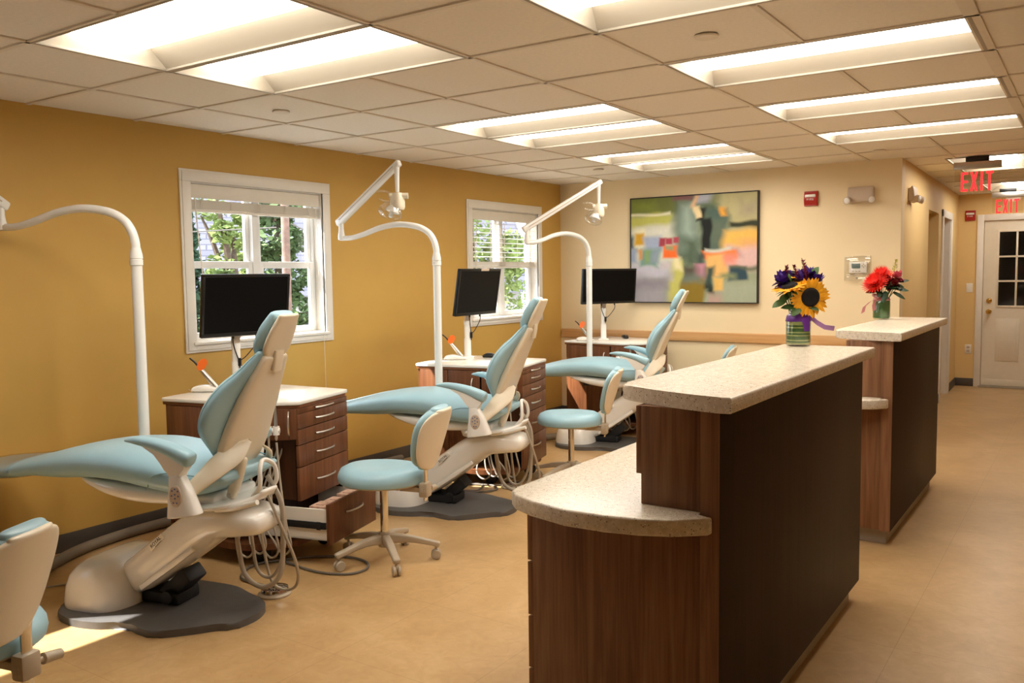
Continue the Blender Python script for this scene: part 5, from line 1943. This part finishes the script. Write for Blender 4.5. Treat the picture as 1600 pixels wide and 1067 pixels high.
def sunflower(J, dx, dz, dt, ax, r_, label, disc=.42, group=None):
    c = J + RTV * dx + TWV * dt + Vector((0, 0, dz))
    t = thing('sunflower', label, 'flower', c, 0, 'sunflowers in the nearest jar')
    ax, a, b = frame_of(ax)
    for layer in range(2):
        bm = B()
        n = 19
        for k in range(n):
            th = 2 * math.pi * (k + .5 * layer) / n + random.uniform(-.06, .06)
            d = a * math.cos(th) + b * math.sin(th)
            petal(bm, d * r_ * disc * .8 - ax * .004 * layer, d, ax, r_ * (1 - disc * .8) * random.uniform(.88, 1.08), r_ * .115, random.uniform(-.25, .3) * r_ * .5)
        finish('petals', bm, 'petal', t)
    bm = B()
    lathe(bm, [(0, -.012), (r_ * disc, -.006), (r_ * disc * 1.02, .004), (r_ * disc * .8, .012), (r_ * disc * .4, .012), (0, .009)], 30, axis=ax)
    finish('flower_disc', bm, 'disc', t)
    bm = B()
    for k in range(12):
        th = 2 * math.pi * k / 12
        d = a * math.cos(th) + b * math.sin(th)
        petal(bm, d * r_ * .1 - ax * .016, d, ax, r_ * .75, r_ * .10, -.012)
    lathe(bm, [(0, -.03), (.008, -.028), (r_ * .4, -.014), (0, -.01)], 16, axis=ax)
    finish('sepals', bm, 'leaf', t)
    stem_to(t, J, c, ax)
    return t
sunflower(J1, .034, .222, .055, TWV * .95 + RTV * .12 + Vector((0, 0, -.05)), .092, 'large open sunflower with a dark disc facing the viewer in the nearest jar', .46)
sunflower(J1, -.052, .272, .03, Vector((0, 0, .95)) - RTV * .30 + TWV * .22, .082, 'sunflower turned up and seen from its side, left in the nearest jar', .45)
sunflower(J1, -.022, .325, -.04, Vector((0, 0, .9)) + TWV * .3, .06, 'small sunflower peeking out at the top back of the nearest jar', .4)

def ruffle(J, dx, dz, dt, r_, mat, name, label, group, n=34, up=.5):
    c = J + RTV * dx + TWV * dt + Vector((0, 0, dz))
    t = thing(name, label, 'flower', c, 0, group)
    bm = B()
    for k in range(n):
        d = Vector((random.gauss(0, 1), random.gauss(0, 1), random.gauss(0, 1) + up)).normalized()
        ax, a, b = frame_of(d)
        petal(bm, d * r_ * .15, (d + a * random.uniform(-.5, .5)).normalized(), b, r_ * random.uniform(.7, 1.05), r_ * .34, random.uniform(-.3, .3) * r_)
    finish('petals', bm, mat, t)
    stem_to(t, J, c, Vector((0, 0, 1)), r_=.003)
    return t
for k, (dx, dz, dt, lab) in enumerate(((-.080, .290, .0, 'purple flower at the left edge of the sunflower bouquet'), (-.060, .305, -.03, 'purple flower above the side-turned sunflower'),
                                       (.012, .290, .0, 'purple flower between the two large sunflowers'), (.058, .318, -.02, 'purple flower at the upper right of the sunflower bouquet'), (.080, .288, .0, 'purple flower just above the open sunflower at right'), (-.030, .298, -.04, 'purple flower between the celosia spikes at the top left'), (.036, .305, -.06, 'purple flower at the back of the sunflower bouquet'))):
    ruffle(J1, dx, dz, dt, .044, 'purple', 'purple_flower', lab, 'purple flowers in the nearest jar')

def spike(J, dx, dz, dt, h, lean, mat, name, label, group, r_=.008):
    c = J + RTV * dx + TWV * dt + Vector((0, 0, dz))
    t = thing(name, label, 'flower', c, 0, group)
    bm = B()
    up = Vector((0, 0, 1)) + RTV * lean
    for k in range(90):
        u = random.random()
        a = random.uniform(0, 6.28)
        p = up * h * u + (RTV * math.cos(a) + TWV * math.sin(a)) * r_ * (1 - u * .85)
        d = (RTV * math.cos(a) + TWV * math.sin(a) + Vector((0, 0, .6))).normalized()
        petal(bm, p, d, Vector((0, 0, 1)), .010, .0035, .002, 2)
    tube(bm, [(0, 0, -.01), tuple(up * h * .5), tuple(up * h)], [.004, .003, .001], n=6)
    finish('plume', bm, mat, t)
    stem_to(t, J, c, Vector((0, 0, 1)), r_=.0025)
    return t
spike(J1, -.050, .305, -.02, .06, .0, 'magenta', 'celosia', 'short magenta celosia spike at the left of the sunflower bouquet', 'celosia spikes')
spike(J1, .0, .300, .0, .065, -.35, 'magenta', 'celosia', 'magenta celosia spike leaning left in the middle of the sunflower bouquet', 'celosia spikes')
spike(J1, .034, .300, .01, .092, -.22, 'magenta', 'celosia', 'tallest magenta celosia spike of the sunflower bouquet', 'celosia spikes', .010)

def leaves(J, pts, label, mat, L=.07):
    t = thing('leaf_sprig', label, 'leaves', J)
    for k, (dx, dz, dt, lx, lz) in enumerate(pts):
        bm = B()
        d = (RTV * lx + Vector((0, 0, lz)) + TWV * random.uniform(.1, .5)).normalized()
        ax, a, b = frame_of(d)
        petal(bm, RTV * dx + TWV * dt + Vector((0, 0, dz)), d, TWV * .6 + Vector((0, 0, .8)), L * random.uniform(.8, 1.2), L * .28, -.015, 6)
        tube(bm, [(0, 0, .05), tuple((RTV * dx + TWV * dt) * .5 + Vector((0, 0, dz * .7))), tuple(RTV * dx + TWV * dt + Vector((0, 0, dz)))], .002, n=5)
        finish('leaf', bm, mat, t)
    return t
leaves(J1, [(-.07, .21, .03, -.6, -.2), (-.01, .175, .05, -.2, -.1), (.05, .30, -.01, .4, .7), (-.05, .25, -.02, -.5, .6), (.0, .27, -.03, .1, .9), (-.02, .18, .03, -.7, .05), (-.05, .235, .02, -.6, -.3), (.0, .24, .02, -.3, .8), (.03, .26, .0, .5, .6), (.06, .25, .0, .8, .2), (-.03, .29, .0, -.4, .7), (.02, .19, .03, .6, -.2)], 'green leaves tucked under the sunflowers in the nearest jar', 'leaf')
def gerbera(J, dx, dz, dt, ax, r_, mat, label, group):
    c = J + RTV * dx + TWV * dt + Vector((0, 0, dz))
    t = thing('red_gerbera', label, 'flower', c, 0, group)
    ax, a, b = frame_of(ax)
    for layer in range(4):
        bm = B()
        n = 26
        for k in range(n):
            th = 2 * math.pi * (k + .33 * layer) / n
            d = a * math.cos(th) + b * math.sin(th)
            petal(bm, d * r_ * .12 + ax * .004 * layer, d, ax, r_ * (.92 - .17 * layer), r_ * .07, .010 + .016 * layer, 4)
        finish('petals', bm, mat, t)
    bm = B()
    lathe(bm, [(0, -.018), (.01, -.016), (r_ * .3, -.004), (r_ * .2, .012), (0, .014)], 20, axis=ax)
    finish('flower_disc', bm, 'crimson', t)
    stem_to(t, J, c, ax)
    return t
gerbera(J2, -.065, .236, .05, TWV * .45 + Vector((0, 0, .65)) - RTV * .55, .090, 'redpetal', 'bright red gerbera at the left of the second jar', 'red gerberas')
gerbera(J2, -.005, .282, .01, Vector((0, 0, .9)) - RTV * .35 + TWV * .4, .084, 'redpetal', 'bright red gerbera at the top of the second jar', 'red gerberas')
ruffle(J2, .035, .232, .055, .060, 'crimson', 'crimson_rose', 'dark crimson rose in the middle of the second jar', None, 60, .3)
ruffle(J2, .092, .278, .03, .048, 'pink', 'pink_rose', 'pink rose at the right of the second jar', None, 46, .6)
spike(J2, .075, .290, .0, .105, .18, 'yellowgreen', 'goldenrod', 'yellow-green goldenrod sprig rising above the second jar', None, .018)
leaves(J2, [(-.06, .19, .05, -.6, .0), (.05, .18, .06, .4, -.2), (.0, .185, .065, -.1, -.2), (-.03, .185, .06, -.3, -.2), (.075, .20, .05, .8, .0), (-.03, .20, .04, -.5, -.05), (.0, .20, .06, .1, .3), (.04, .205, .05, .6, .1), (.07, .23, .04, .8, -.1), (.09, .25, .02, .9, .2), (-.05, .215, .04, -.6, .2), (.02, .21, .06, .3, .1), (-.01, .22, .06, -.2, .3)], 'dark green leaves under the red flowers in the second jar', 'leafdark', .075)

# ------------------------------------------------------------------ sky, sun, camera
w = bpy.data.worlds.new('World')
scene.world = w
w.use_nodes = True
nt = w.node_tree
bgn = nt.nodes['Background']
bgn.inputs['Color'].default_value = (0.78, 0.88, 1.0, 1)
bgn.inputs['Strength'].default_value = 4.5
sd = bpy.data.lights.new('sun', 'SUN')
sd.energy = 24.0
sd.angle = R(0.6)
sd.color = (1.0, 0.96, 0.9)
so = bpy.data.objects.new('sun', sd)
COL.objects.link(so)
dirv = Vector((1.0, 0.9, -1.43))
so.rotation_euler = dirv.to_track_quat('-Z', 'Y').to_euler()
so.location = (-8, -6, 12)

cd = bpy.data.cameras.new('camera')
cam = bpy.data.objects.new('camera', cd)
COL.objects.link(cam)
F = 1354.57
cd.sensor_width = 36.0
cd.lens = 36.0 * F / 1600.0
cd.clip_start = 0.05
cd.clip_end = 200
pitch, yaw, roll = 0.076493, -0.593655, -0.0133487
fwv = Vector((math.sin(yaw) * math.cos(pitch), math.cos(yaw) * math.cos(pitch), -math.sin(pitch)))
r0 = Vector((math.cos(yaw), -math.sin(yaw), 0))
u0 = r0.cross(fwv)
rtv = r0 * math.cos(roll) + u0 * math.sin(roll)
upv = -r0 * math.sin(roll) + u0 * math.cos(roll)
mw = Matrix((rtv, upv, -fwv)).transposed().to_4x4()
mw.translation = CAM
cam.matrix_world = mw
scene.camera = cam
scene.view_settings.view_transform = 'Standard'
scene.view_settings.exposure = 0.0
scene.cycles.max_bounces = 8
scene.cycles.transparent_max_bounces = 16
